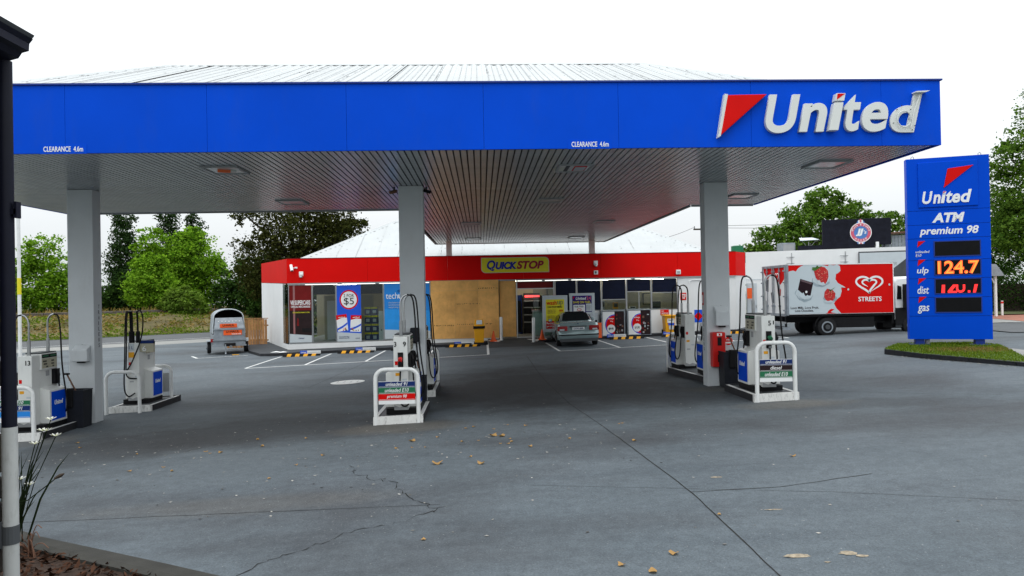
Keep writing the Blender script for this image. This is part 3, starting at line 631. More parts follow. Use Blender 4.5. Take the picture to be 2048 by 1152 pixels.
for x, z in ((7.67, 5.55), (7.74, 5.8), (7.83, 5.87), (8.0, 5.8), (8.02, 5.6), (8.07, 5.5), (8.02, 5.42), (7.96, 5.62)): scr.box(x-.008, x+.008, YF-.10, YF-.09, z-.008, z+.008)
mw(scr, 'screws', M['black'], sg)
for x, lab in ((-7.67, 'white clearance height lettering at left end of blue fascia'), (1.67, 'white clearance height lettering on blue fascia above the entrance')):
    t = T('clearance_notice', lab, 'notice', (x, YF-.03, 5.14), group='clearance notices on the canopy edge')
    MB().box(-.05, .76, -.006, 0, 0, .165).make('plate', M['blue'], t)
    TX(t, 'lettering', 'CLEARANCE  4.6m', (.02, -.009, .035), .68, .095, M['print'], bold=.035)
for x, lab, s in ((-2.05, 'small dark camera on left of middle column top', -1), (-1.28, 'small dark camera on right of middle column top', 1)):
    t = T('security_camera', lab, 'camera', (x, CY+.12, ZC-.04), group='small cameras on the middle column')
    MB().cyl((0, 0, .03), (0, 0, -.05), .025, 8).make('bracket', M['darkgrey'], t)
    MB().cyl((-.05*s, .05, -.06), (.09*s, -.09, -.12), .04, 10).make('body', M['rust'] if s < 0 else M['black'], t)

# ---------------------------------------------------------------- shop
YS = 34.5
shop = T('shop_building', 'long white service station shop with red fascia and boarded window', 'shop building', (1.6, YS+2, .2))
def wallseg(p, q, zp, zq, th, m, name, par=shop, bevel=0):     # zp/zq: (bottom, top) at p and q
    d = Vector((q[0]-p[0], q[1]-p[1])).normalized(); n = (-d.y*th, d.x*th)
    vs = [(p[0], p[1], zp[0]), (q[0], q[1], zq[0]), (q[0]+n[0], q[1]+n[1], zq[0]), (p[0]+n[0], p[1]+n[1], zp[0]),
          (p[0], p[1], zp[1]), (q[0], q[1], zq[1]), (q[0]+n[0], q[1]+n[1], zq[1]), (p[0]+n[0], p[1]+n[1], zp[1])]
    return mw(MB().add(vs, [(0, 3, 2, 1), (4, 5, 6, 7), (0, 1, 5, 4), (1, 2, 6, 5), (2, 3, 7, 6), (3, 0, 4, 7)]), name, m, par, bevel=bevel)
fx = [-9.37, -5.5, -1.62, 2.1, 5.9, 9.74, 12.66]
for a, c in zip(fx, fx[1:]): mw(MB().box(a+.003, c-.003, YS-.06, YS+.02, 3.195, 4.375), 'fascia_panel', M['red'], shop, bevel=.005)
wallseg((-12.9, 42), (-9.375, YS-.06), (3.40, 4.52), (3.195, 4.375), .1, M['red'], 'fascia_panel')
wallseg((12.665, YS-.06), (13.55, YS+1.0), (3.195, 4.375), (3.195, 4.375), .1, M['red'], 'fascia_panel')
mw(MB().box(-9.37, 12.66, YS-.075, YS+.02, 4.376, 4.40), 'fascia_capping', M['maroon'], shop)
mw(MB().box(-9.36, 12.65, YS-.05, YS+.05, 3.13, 3.19), 'window_head', M['grey'], shop)
wallseg((-12.9, 42), (-9.9, 35.6), (-.3, 3.38), (-.3, 3.2), .15, M['wallwhite'], 'side_wall')
wallseg((12.66, YS), (13.55, YS+1.02), (-.2, 3.185), (-.2, 3.185), .15, M['wallwhite'], 'side_wall')
wallseg((13.55, YS+1.02), (15.4, 41), (-.2, 3.6), (-.2, 3.6), .15, M['wallwhite'], 'side_wall')
mw(MB().box(9.74, 12.655, YS, YS+.15, -.1, 3.13), 'front_wall', M['wallwhite'], shop)
mw(MB().box(3.62, 9.735, YS, YS+.15, -.1, 1.555), 'front_wall', M['wallwhite'], shop)
pl = MB(); pl.add([(-9.34, YS-.03, -.3), (-2.45, YS-.03, -.3), (-2.45, YS+.15, -.3), (-9.34, YS+.15, -.3), (-9.34, YS-.03, .235), (-2.45, YS-.03, .345), (-2.45, YS+.15, .345), (-9.34, YS+.15, .235)],
             [(0, 3, 2, 1), (4, 5, 6, 7), (0, 1, 5, 4), (1, 2, 6, 5), (2, 3, 7, 6), (3, 0, 4, 7)])
mw(pl, 'plinth', M['wallwhite'], shop)
wallseg((-9.9, 35.6), (-9.345, YS-.03), (-.3, .235), (-.3, .235), .12, M['wallwhite'], 'plinth')
mw(MB().box(-2.44, .82, YS-.03, YS+.1, -.2, .345), 'plinth', M['wallwhite'], shop)
hiproof(shop, -9.4, 12.4, 37.15, 48, 4.5, 6.95, 4.3, .2, [-7.6, -6.6, -5.5, -4.4, -3.3, -2.1, -1.0, .2, 1.3, 2.5, 3.6, 4.8, 6, 7.1, 8.3, 9.4, 10.4, 11.2], False)
# interior
mw(MB().box(-9.2, 12, YS+.2, YS+7, .25, .30), 'shop_floor', M['floor_in'], shop)
mw(MB().box(-9.2, 12, YS+.2, YS+7, 3.2, 3.25), 'shop_ceiling', M['cream'], shop)
mw(MB().box(-9.6, 13, YS+7, YS+7.1, -.2, 4.2), 'back_wall', M['cream'], shop)
mw(MB().box(-8.1, -5.6, YS+2.2, YS+2.3, .3, 2.55), 'partition', M['cream'], shop)
mw(MB().box(-7.95, -7.35, YS+2.14, YS+2.2, .3, 2.3), 'inner_door', M['print'], shop)
mw(MB().box(3.6, 11.9, YS+3.2, YS+3.3, .3, 3.2), 'partition', M['cream'], shop)
mw(MB().box(1.2, 3.6, YS+4.2, YS+4.3, 2.35, 3.1), 'bulkhead', M['cream'], shop)
mw(MB().box(1.72, 3.6, YS+.25, YS+.3, 2.72, 3.12), 'door_header', M['maroon'], shop)
for x in (-7.2, -3.6, 2.4, 6.2, 9.2): mw(MB().box(x-.6, x+.6, YS+2.9, YS+3.0, 3.12, 3.17), 'added_fill_tube', M['interior_fill'], shop)  # unseen glowing bars added to light the rooms behind the glass
# windows, left range
def frame(x0, x1, z0, z1, rails=(), w=.032, y=YS):
    b = MB().box(x0, x0+w, y, y+.07, z0, z1).box(x1-w, x1, y, y+.07, z0, z1).box(x0+w, x1-w, y, y+.07, z0, z0+w).box(x0+w, x1-w, y, y+.07, z1-w, z1)
    for r in rails: b.box(x0+w, x1-w, y, y+.07, r-w/2, r+w/2)
    return b
wx = [-9.34, -8.19, -7.05, -5.88, -4.76, -3.62, -2.47]
for i, (a, c) in enumerate(zip(wx, wx[1:])):
    zb = .24+.11*(a+9.34)/6.9
    f = mw(frame(a+.004, c-.004, zb+.03, 3.125), 'window_frame', M['chrome'], shop)
    mw(MB().box(a+.04, c-.04, YS+.03, YS+.042, zb+.075, 3.09), 'pane', M['glass'], f)
    if i in (1, 3): mw(MB().box(a+.04, c-.04, YS+.045, YS+.05, 2.62, 3.09), 'navy_film', M['dark_in'], f)
f = wallseg((-9.9, 35.6), (-9.36, YS+.0), (.24, 3.13), (.24, 3.13), .02, M['glass'], 'corner_pane')
rx = [3.62, 4.70, 5.93, 7.17, 8.42, 9.735]; tr = [None, None, 2.11, 2.48, 2.41]
for i, (a, c) in enumerate(zip(rx, rx[1:])):
    f = mw(frame(a+.004, c-.004, 1.56, 3.125, [tr[i]] if tr[i] else []), 'window_frame', M['chrome'], shop)
    if i == 3: mw(MB().box((a+c)/2-.02, (a+c)/2+.02, YS, YS+.06, 1.6, 2.45), 'mullion', M['chrome'], f)
    z0 = tr[i]+.025 if tr[i] else 1.61
    mw(MB().box(a+.05, c-.05, YS+.03, YS+.042, z0, 3.08), 'film_pane', M['dark_in'], f)
    if tr[i]: mw(MB().box(a+.05, c-.05, YS+.03, YS+.042, 1.61, tr[i]-.025), 'pane', M['glass'], f)
mw(frame(1.72, 3.60, .32, 3.12, [2.72], .05), 'door_frame', M['chrome'], shop)
mw(MB().box(2.55, 3.55, YS+.02, YS+.035, .37, 2.69), 'sliding_door', M['glass'], shop)
# boarded window: plywood sheets
for x0, x1, z0, z1, y in ((-2.46, -.16, 2.69, 3.18, 0), (-.156, .85, 2.69, 3.18, .004), (-2.46, -1.31, .35, 2.685, .003), (-1.306, -.16, .35, 2.685, 0), (-.156, .85, .35, 2.685, .002), (.90, 1.70, .38, 3.18, .12)):
    s_ = mw(MB().box(x0, x1, YS-.055+y, YS-.03+y, z0, z1), 'plywood_sheet', M['ply'], shop)
sc_ = MB()
for x0, x1, z in ((-.14, .8, 2.77), (-1.25, -.1, 2.02), (-2.4, -1.4, .98), (-1.2, .5, 1.02)):
    x = x0
    while x < x1: sc_.box(x, x+.03, YS-.058, YS-.052, z+random.uniform(-.015, .015), z+random.uniform(.02, .05)); x += random.uniform(.05, .12)
o = mw(sc_, 'packing_staples', M['wood_dark'], shop); o['kind'] = 'stuff'
# fluorescent battens under the fascia
for x0, x1, lab in ((-8.5, -6.9, 'lit tube above the dark merchandise poster'), (-6.75, -5.1, 'lit tube above the round price poster'), (-4.95, -2.5, 'lit tube left of the plywood boarding'), (1.75, 3.0, 'lit tube over the shop entrance, left one'), (3.1, 4.3, 'lit tube over the shop entrance, right one'),
                    (4.4, 5.6, 'lit tube above the navy and yellow promotion board'), (5.75, 7.4, 'lit tube above the first gas bottle cage'), (7.55, 8.75, 'lit tube above the second gas bottle cage')):
    t = T('fluorescent_light', lab, 'tube light', ((x0+x1)/2, YS-.13, 3.14), group='fluorescent tubes under the red fascia')
    h = (x1-x0)/2
    MB().box(-h, h, -.04, .04, -.01, .03).make('batten', M['grey'], t); MB().cyl((-h+.03, 0, -.03), (h-.03, 0, -.03), .014, 8).make('tube', M['tube'], t)
    MB().box(-h, -h+.03, -.03, .03, -.055, -.01).box(h-.03, h, -.03, .03, -.055, -.01).make('lampholder', M['print'], t)
# shop sign
t = T('shop_sign', 'yellow sign with two rounded corners on red fascia over the entrance', 'sign', (.02, YS-.14, 3.52))
w, h = 3.33, .75
def rr_poly(w, h, r, which):
    p = []
    for cx, cz, a0, on in ((w-r, r, -90, 1), (w-r, h-r, 0, 2), (r, h-r, 90, 3), (r, r, 180, 4)):
        if on in which: p += [(cx+r*math.cos(math.radians(a0+k*15)), cz+r*math.sin(math.radians(a0+k*15))) for k in range(7)]
        else: p.append((w if on in (1, 2) else 0, 0 if on in (1, 4) else h))
    return p
MB().prism(rr_poly(w, h, .22, (2, 4)), 'y', 0, .07).make('sign_box', M['postergrey'], t)
MB().prism([(x*.985+.025, z*.95+.019) for x, z in rr_poly(w, h, .22, (2, 4))], 'y', -.006, 0).make('sign_face', M['signyellow'], t)
bq = pm('sign_blue_letter', (.01, .02, .30), .4); br_ = pm('sign_dark_red_letter', (.32, .008, .03), .4)
TX(t, 'lettering', 'Q', (.28, -.01, .09), .42, .53, bq, shear=.18, bold=.04); TX(t, 'lettering', 'UICK', (.70, -.01, .17), 1.06, .37, bq, shear=.2, bold=.06)
TX(t, 'lettering', 'STOP', (1.74, -.01, .17), 1.33, .40, br_, shear=.22, bold=.045)
# window posters (flat print stuck on the glass)
def poster(label, x0, x1, z0, z1, m, name='window_poster', y=YS-.004):
    t = T(name, label, 'poster', (x0, y, z0)); MB().box(0, x1-x0, -.003, 0, 0, z1-z0).make('sheet', m, t); return t, x1-x0, z1-z0
YO = -.008
t, w, h = poster('dark red and charcoal motor racing merchandise poster on first shop window', -9.29, -8.23, .32, 3.08, M['charcoal'])
MB().prism([(0, 1.55), (w, 1.55), (w, h), (0, h)], 'y', -.006, -.003).make('upper_panel', M['maroon'], t)
MB().prism([(0, 0), (w, 0), (w, .33), (0, .42)], 'y', -.006, -.003).make('lower_panel', M['postergrey'], t)
MB().box(.18, .27, -.0075, -.006, .42, h).make('silver_stripe', pm('poster_stripe', (.28, .12, .12), .4), t)
TX(t, 'lettering', 'V8 SUPERCARS', (.05, YO-.003, 1.82), .96, .22, M['print'], bold=.02); TX(t, 'lettering', 'OFFICIAL MERCHANDISE', (.08, YO-.003, 1.68), .92, .10, M['print'], bold=.03)
TX(t, 'lettering', 'LIMITED EDITION AVAILABLE IN STORE', (.16, YO-.003, 1.42), .8, .06, M['signyellow'], bold=.02)
MB().box(.6, w-.02, -.0075, -.006, .5, .68).make('dark_patch', M['black'], t); MB().prism([(.35, .8), (.45, .8), (.43, 1.15), (.38, 1.2)], 'y', -.0075, -.006).make('bottle_print', M['maroon'], t)
TX(t, 'lettering', 'United', (.43, YO, .17), .26, .07, M['navy'], shear=.2, bold=.03)
t, w, h = poster('bright blue poster with round 2 for 5 dollar badge and snack bags', -7.01, -5.85, .32, 3.08, M['posterblue'])
MB().prism([(0, 0), (w, 0), (w, .38), (0, .46)], 'y', -.006, -.003).make('lower_panel', M['postergrey'], t)
MB().disc(w*.5, 2.03, .47, -.005, 36, .45).make('badge_ring', M['signred'], t); MB().disc(w*.5, 2.03, .40, -.007, 36, .38).make('badge_face', M['print'], t)
TX(t, 'lettering', '2 FOR', (.33, -.011, 2.15), .50, .15, M['black'], bold=.0); TX(t, 'lettering', '$5', (.34, -.011, 1.75), .48, .37, M['black'], bold=.0)
for k, (bx, an) in enumerate(((.04, .12), (.62, -.05))):
    q = lambda x, z: (bx+x*math.cos(an)-z*math.sin(an), .42+x*math.sin(an)+z*math.cos(an))
    P = lambda pts: [q(*p) for p in pts]
    b = MB().prism(P([(0, .06), (.5, .06), (.52, .86), (0, .86)]), 'y', -.006, -.004).make('snack_bag', M['print'], t)
    MB().prism(P([(0, .62), (.26, .7), (.52, .68), (.52, .86), (0, .86)]), 'y', -.008, -.006).make('bag_band', M['signred'], b)
    MB().prism(P([(0, .22), (.26, .32), (.51, .46), (.5, .36), (.26, .22), (0, .12)]), 'y', -.008, -.006).make('bag_wave', M['posterblue'], b)
    for j in range(9): MB().prism(P([(x+.03*math.cos(a*PI/3), z+.03*math.sin(a*PI/3)) for x, z in [(random.uniform(.06, .46), random.uniform(.08, .2))] for a in range(6)]), 'y', -.0085, -.006).make('snack_print', [M['signyellow'], M['berry'], M['grass'] if 0 else M['orange'], M['choc2']][j % 4], b)
    TX(b, 'lettering', 'snackfood', (q(.1, .72)[0], -.012, q(.1, .72)[1]), .32, .07, M['print'], bold=.03)
TX(t, 'lettering', 'Convenience Bags\nselected lines only', (.08, YO-.002, .14), .5, .12, M['navy']); TX(t, 'lettering', 'United', (.88, YO-.002, .13), .2, .05, M['navy'], shear=.2)
t, w, h = poster('sky blue phone accessories poster beside the middle canopy column', -4.72, -2.52, .40, 3.08, M['sky_blue'])
MB().prism([(0, 0), (w, 0), (w, .36), (0, .46)], 'y', -.006, -.003).make('lower_panel', M['postergrey'], t)
MB().prism([(0, .46), (w, .36), (w, 1.35), (0, 1.45)], 'y', -.0045, -.003).make('middle_panel', pm('poster_mid_blue', (.02, .29, .76), .4), t)
TX(t, 'lettering', 'tech', (.08, YO, 1.95), .58, .30, M['print'], bold=.0); TX(t, 'lettering', 'u', (.68, YO, 1.95), .2, .21, M['print'], bold=.05)
for r in (.10, .17): MB().tube([(.76+r*math.cos(math.radians(a)), -.006, 2.20+r*math.sin(math.radians(a))) for a in range(25, 160, 15)], .014, 4).make('signal_arc', M['navy'], t)
TX(t, 'lettering', 'the latest mobile\naccessories now in\nsurprising colours', (.2, YO, 1.48), .9, .33, M['postergrey'])
# goods seen through the glass
t = T('drink_pack_display', 'stack of blue and yellow drink packs behind the shop glass', 'display', (-5.8, YS+.7, .30))
bp = pm('pack_blue', (.02, .04, .16), .4)
for r_, (zz, nn) in enumerate(((0, 3), (.42, 3), (.84, 3), (1.26, 2))):
    for k in range(nn):
        p = MB().box(k*.33, k*.33+.31, 0, .3, zz, zz+.40).make('drink_pack', bp, t)
        MB().box(k*.33, k*.33+.31, -.006, -.001, zz+.31, zz+.40).make('yellow_band', M['signyellow'], p); MB().box(k*.33+.07, k*.33+.24, -.006, -.001, zz+.08, zz+.24).make('pale_badge', M['postergrey'], p)
t = T('display_rack', 'dark merchandise rack behind the drink packs in the shop', 'rack', (-4.9, YS+2.6, .30))
for z in (.3, .8, 1.3, 1.8): MB().box(0, 2.4, 0, .4, z, z+.03).make('shelf', M['darkgrey'], t)
MB().box(0, .04, 0, .4, 0, 2.0).box(2.36, 2.4, 0, .4, 0, 2.0).make('upright', M['darkgrey'], t)
for k in range(22): MB().box(0, random.uniform(.1, .22), .05, .3, 0, random.uniform(.15, .35)).make('boxed_goods', [M['navy'], M['grey'], M['signred'], M['signyellow'], M['charcoal'], M['postergrey']][k % 6], t, loc=(random.uniform(.06, 2.1), 0, random.choice((.33, .83, 1.33, 1.83))))
t = T('white_cabinet', 'narrow white cabinet behind glass left of the sky blue poster', 'cabinet', (-5.05, YS+.3, .30)); MB().box(0, .3, 0, .4, 0, 1.45).make('carcass', M['print'], t); MB().box(.01, .29, -.015, 0, .04, 1.4).make('door', M['print'], t); MB().box(.1, .14, -.03, -.015, .5, .56).make('knob', M['black'], t)
t = T('chest_freezer', 'pale green chest freezer inside the shop entrance', 'freezer', (2.55, YS+.45, .30)); MB().box(0, 1.0, 0, .6, .08, 1.25).make('body', pm('freezer_green', (.38, .52, .46), .4), t, bevel=.02); MB().box(-.02, 1.02, -.02, .62, 1.26, 1.36).make('lid', M['chrome'], t); MB().box(.05, .12, .05, .55, 0, .08).box(.88, .95, .05, .55, 0, .08).make('leg', M['grey'], t)
t = T('wall_shelf_unit', 'dim shelf unit with a red neon strip inside entrance', 'shelf unit', (2.3, YS+3.5, .3))
for z in (.6, 1.0, 1.4, 1.75): MB().box(0, .9, 0, .4, z, z+.04).make('shelf', M['postergrey'], t)
MB().box(.05, .85, -.03, 0, 1.98, 2.08).make('neon_strip', M['neon'], t); MB().box(0, .9, .4, .45, 0, 2.2).make('back_panel', M['darkgrey'], t)
t = T('drinks_fridge', 'tall dark blue drinks fridge just inside the entrance', 'fridge', (1.5, YS+3.5, .3)); MB().box(0, .7, 0, .6, 0, 2.1).make('cabinet', M['navy'], t); MB().box(.05, .65, -.02, 0, .1, 1.8).make('door', M['screen'], t)
t = T('sales_counter', 'shop counter behind the right hand windows', 'counter', (4.2, YS+1.0, .3)); MB().box(0, 5.2, 0, .6, 0, 1.25).make('cabinet', M['grey'], t); MB().box(-.03, 5.23, -.03, .63, 1.25, 1.3).make('worktop', M['postergrey'], t)
for x, w_, h_, m_, nm, lab in ((5.6, .7, .45, 'postergrey', 'printer', 'grey printer on the counter behind the third right window'), (6.75, .25, .35, 'yellow', 'carton', 'yellow carton on the shop counter'), (7.6, .3, .12, 'print', 'card_terminal', 'small white card terminal on the shop counter'), (8.75, .45, .36, 'black', 'monitor', 'black monitor on counter behind rightmost window')):
    t = T(nm, lab, nm.replace('_', ' '), (x, YS+1.25, 1.6)); MB().box(0, w_, 0, .25, 0, h_).make('case', M[m_], t, bevel=.015); MB().box(.03, w_-.03, -.008, 0, h_*.3, h_*.85).make('front', M['darkgrey'], t)
t = T('wall_picture', 'dark framed picture on cream wall behind rightmost window', 'picture', (8.7, YS+3.14, 1.75)); MB().box(0, .5, 0, .04, 0, .65).make('frame', M['darkgrey'], t); MB().box(.06, .44, -.006, 0, .06, .59).make('print', M['cream'], t)
# cameras, floodlights and notices on the shop
def bullet_cam(label, x, z, s=1.):
    t = T('security_camera', label, 'camera', (x, YS-.06, z), group='white cameras on the red fascia')
    MB().box(.12, .24, -.03, 0, -.02, .06).make('mount', M['print'], t); MB().tube([(.18, -.02, .02), (.1, -.1, .0), (.0, -.14, .03)], .02, 6).make('arm', M['print'], t)
    MB().cyl((-.04, -.10, .14), (.05, -.26, -.14), .07, 12).make('body', M['print'], t); MB().cyl((.05, -.262, -.14), (.052, -.268, -.146), .05, 12).make('lens', M['black'], t)
bullet_cam('white tubular camera at left end of red fascia', -9.1, 3.92)
def dome(label, x, z, sq=False):
    t = T('security_camera', label, 'camera', (x, YS-.06, z), group='white cameras on the red fascia')
    MB().box(-.1, .1, -.05, 0, -.02, .2 if not sq else .14).make('mount', M['print'], t, bevel=.01); MB().cyl((0, -.1, .06), (0, -.1, -.08), .085, 14, .06).make('housing', M['print'], t); MB().cyl((0, -.1, -.08), (0, -.1, -.11), .055, 12, .02).make('dome', M['black'], t)
dome('white dome camera below the tubular one at fascia left end', -8.68, 3.55); dome('upper white dome camera on fascia above the silver car', 5.66, 3.84)
t = T('sensor_box', 'small pale square sensor below the dome camera on fascia', 'sensor', (5.66, YS-.06, 3.36)); MB().box(-.1, .1, -.08, 0, 0, .2).make('case', M['print'], t, bevel=.01); MB().box(-.05, .02, -.09, -.08, .05, .15).make('window', M['darkgrey'], t)
t = T('floodlight', 'small square floodlight low on fascia above the cream wall', 'light', (9.75, YS-.06, 3.3)); MB().box(-.11, .11, -.12, -.03, 0, .22).make('case', M['print'], t, bevel=.01); MB().box(-.07, .07, -.13, -.12, .04, .16).make('lens', M['grey'], t); MB().box(-.03, .03, -.03, 0, .05, .2).make('bracket', M['grey'], t)
t = T('swan_neck_tap', 'thin white swan neck pipe on white shop wall', 'pipe', (10.3, YS, 2.9)); MB().tube([(.7, -.02, .1), (.15, -.03, .1), (.02, -.08, .06), (0, -.1, -.06)], .02, 6).make('pipe', M['print'], t)
for x, z, w_, h_, m_, lab, txt in ((8.85, 1.30, .42, .26, 'signred', 'red notice below the rightmost shop window', 'NO\nSMOKING'), (9.86, 2.02, .3, .36, 'signred', 'small red and white notice right of the window', 'STOP'), (10.55, .9, .75, .62, 'posterblue', 'blue warning sign with red diamond behind the pumps', ''), (13.9, 2.0, .3, .55, 'orange', 'orange red notice high on the white side wall', '')):
    y_ = YS if x < 13 else YS+1.75
    t = T('wall_notice', lab, 'notice', (x, y_-.005, z)); MB().box(0, w_, -.012, 0, 0, h_).make('plate', M[m_], t)
    if txt: TX(t, 'lettering', txt, (w_*.12, -.016, h_*.15), w_*.76, h_*.7, M['print'], bold=.03)
    if m_ == 'posterblue': MB().prism([(.2, .08), (.42, .3), (.2, .52), (-.02+.0, .3)], 'y', -.018, -.012).make('red_diamond', M['signred'], t); TX(t, 'lettering', 'WARNING', (.45, -.016, .35), .26, .12, M['print'], bold=.03)
t = T('gas_bottle_rack', 'grey metal rack on the wall by the blue warning sign', 'rack', (10.7, YS-.3, .45)); MB().box(0, .7, 0, .28, 0, .05).make('base', M['grey'], t); MB().cyl((.18, .14, .05), (.18, .14, .42), .12, 12).make('bottle', M['grey'], t, smooth=True); MB().cyl((.5, .14, .05), (.5, .14, .42), .12, 12).make('bottle', M['grey'], t, smooth=True)
t = T('service_hatch', 'tall pale grey cupboard door on white wall', 'cupboard', (14.05, 36.6, .5)); MB().box(0, .5, -.05, .1, 0, 2.3).make('door', M['postergrey'], t); MB().box(.42, .45, -.08, -.05, 1.0, 1.15).make('handle', M['chrome'], t)

# neighbouring white building
nb = T('white_building', 'long blank white rendered building behind the delivery truck', 'building', (19, 39, .3))
wallseg((15.3, 40), (26.0, 36.6), (-.2, 4.62), (-.2, 4.68), .2, M['wallwhite'], 'front_wall', nb)
wallseg((26.0, 36.6), (29.0, 50), (-.2, 4.68), (-.2, 4.68), .2, M['wallwhite'], 'side_wall', nb)
wallseg((15.3, 40.1), (15.32, 40.3), (-.2, 4.6), (-.2, 4.6), 8, M['wallwhite'], 'return_wall', nb)
wallseg((15.3, 39.98), (26.0, 36.58), (3.02, 3.05), (3.05, 3.08), .03, M['postergrey'], 'wall_joint', nb)
for s in (.22, .47):
    x, y = 15.3+10.7*s, 40-3.4*s-.03
    mw(MB().box(x-.015, x+.015, y-.02, y+.02, 3.1, 4.5).box(x-.3, x+.3, y-.02, y+.02, 4.25, 4.28).box(x-.3, x+.3, y-.02, y+.02, 3.9, 3.93), 'wall_tie', M['grey'], nb)
bl = T('wall_billboard', 'pale grey framed billboard with dark folded corner on white building', 'billboard', (20.95, 38.16, 1.6), -.308)
MB().box(0, 2.7, -.06, -.02, 0, 2.85).make('frame', M['darkgrey'], bl); MB().box(.05, 2.6, -.075, -.06, .05, 2.78).make('sheet', M['postergrey'], bl)
MB().prism([(1.2, .05), (2.6, .05), (2.6, 2.6), (1.75, 1.9), (1.2, 1.2)], 'y', -.085, -.076).make('dark_fold', M['darkgrey'], bl)
MB().prism([(1.9, .05), (2.6, .05), (2.6, 1.4)], 'y', -.092, -.086).make('pale_fold', M['grey'], bl)
TX(bl, 'lettering', 'TER', (1.55, -.08, 2.05), .35, .18, M['grey'], shear=.3)
jj = T('rooftop_sign', 'black rooftop board with round red white and blue restaurant emblem', 'sign', (18.15, 39.45, 4.55), -.285)
MB().box(1.3, 4.85, 0, .15, .3, 1.78).make('upper_board', M['sunblack'], jj, bevel=.01); MB().box(0, 4.0, -.03, .12, .0, .36).make('lower_board', M['sunblack'], jj)
for x in (1.7, 3.2, 4.5): MB().box(x, x+.08, .16, .24, -.3, 1.7).make('support_post', M['darkgrey'], jj)
cx, cz = 3.30, 1.0
MB().prism([(cx-.26, cz+.42), (cx+.26, cz+.42), (cx+.16, cz+.66), (cx-.16, cz+.66)], 'y', -.012, 0).prism([(cx-.26, cz-.42), (cx+.26, cz-.42), (cx+.16, cz-.66), (cx-.16, cz-.66)], 'y', -.012, 0).make('emblem_tab', M['jjblue'], jj)
MB().box(cx-.12, cx+.12, -.018, -.012, cz-.68, cz+.70).make('emblem_band', M['print'], jj); MB().box(cx-.045, cx+.045, -.024, -.018, cz-.72, cz+.74).make('emblem_stripe', M['jjpink'], jj)
MB().disc(cx, cz, .56, -.026, 40).make('emblem_rim', M['print'], jj); MB().disc(cx, cz, .52, -.030, 40).make('emblem_ring', M['jjpink'], jj); MB().disc(cx, cz, .36, -.034, 36).make('emblem_centre', M['jjblue'], jj)
TX(jj, 'lettering', 'JJ', (cx-.26, -.042, cz-.2), .40, .42, M['print'], shear=.2, bold=.05); TX(jj, 'lettering', "'s", (cx+.15, -.042, cz-.08), .14, .2, M['print'], shear=.2, bold=.04)
def arc_text(par, s, cx, cz, r, a0, a1, h, m, y, flip=False):
    for k, ch in enumerate(s):
        if ch == ' ': continue
        a = math.radians(a0+(a1-a0)*k/max(1, len(s)-1)); TX(par, 'arc_letter', ch, (cx+r*math.cos(a)-h*.4, y, cz+r*math.sin(a)-h/2), h*(.25 if ch == 'I' else .8), h, m, bold=.03)
arc_text(jj, 'PIZZA & PASTA', cx, cz, .44, 165, 15, .10, M['print'], -.04); arc_text(jj, 'HOUSE', cx, cz, .44, 232, 308, .10, M['print'], -.04)
MB().box(4.05, 4.2, -.1, .05, 0, .45).make('end_post', M['print'], jj)
sh = T('roof_shed', 'weathered corrugated lean-to on roof beside the black board', 'shed', (22.5, 38.5, 4.6), -.3)
for k in range(11): MB().box(k*.17, k*.17+.15, 0, .03, 0, .75).make('iron_sheet', M['galv'], sh)
MB().prism([(-.1, .8), (2.6, .95), (2.6, 1.02), (-.1, .87)], 'y', -.3, 1.2).make('roof', M['rust'], sh); MB().prism([(1.0, .0), (1.1, .0), (2.4, .75), (2.3, .8)], 'y', -.05, -.01).make('brace', M['grey'], sh); MB().box(1.9, 2.6, .02, .06, 0, .8).make('dark_gable', M['rust'], sh)
t = T('roof_cooler', 'grey box shaped air cooler on white building roof', 'air cooler', (18.0, 40.7, 4.6)); MB().box(-.4, .4, -.35, .35, 0, .55).make('case', M['galv'], t, bevel=.02); MB().box(-.32, .32, -.37, -.35, .08, .46).make('grille', M['grey'], t)
t = T('roof_tank', 'dark green tank on roof beside the red fascia end', 'tank', (15.3, 41.3, 4.5)); MB().cyl((0, 0, 0), (0, 0, .55), .36, 18).make('tank', M['green'], t, smooth=True); MB().cyl((0, 0, .55), (0, 0, .6), .38, 18, .2).make('lid', M['green'], t)
t = T('satellite_dish', 'flat white mesh antenna on roof in front of the tree', 'antenna', (19.6, 41.2, 4.5)); MB().cyl((0, 0, 0), (0, 0, .75), .025, 8).make('mast', M['grey'], t)
MB().add([(-.55, -.1, .8), (.6, -.1, .85), (.4, .4, 1.0), (-.4, .4, .98), (-.55, -.1, .83), (.6, -.1, .88), (.4, .4, 1.03), (-.4, .4, 1.01)], [(0, 1, 2, 3), (4, 5, 6, 7), (0, 1, 5, 4), (1, 2, 6, 5), (2, 3, 7, 6), (3, 0, 4, 7)]).make('reflector', M['postergrey'], t); MB().tube([(-.4, 0, .8), (0, 0, .35), (.45, 0, .82)], .015, 5).make('struts', M['grey'], t)

# timber fence left of the shop
fe = T('paling_fence', 'short brown timber paling fence between trailer and shop wall', 'fence', (-12.6, 38.6, G(-12.6, 38.6)))
x = -1.15; k = 0
while x < 1.0:
    w_ = random.uniform(.13, .16); y = random.uniform(-.01, .01)
    MB().box(x, x+w_-.022, y, y+.02, .05, 1.58+random.uniform(-.02, .02)).make('paling', M['paling'], fe); x += w_
MB().box(-1.2, 1.05, .03, .07, .4, .48).box(-1.2, 1.05, .03, .07, 1.2, 1.28).make('rail', M['paling'], fe); MB().box(-1.2, 1.05, -.02, .05, 1.6, 1.64).make('capping', M['paling'], fe)

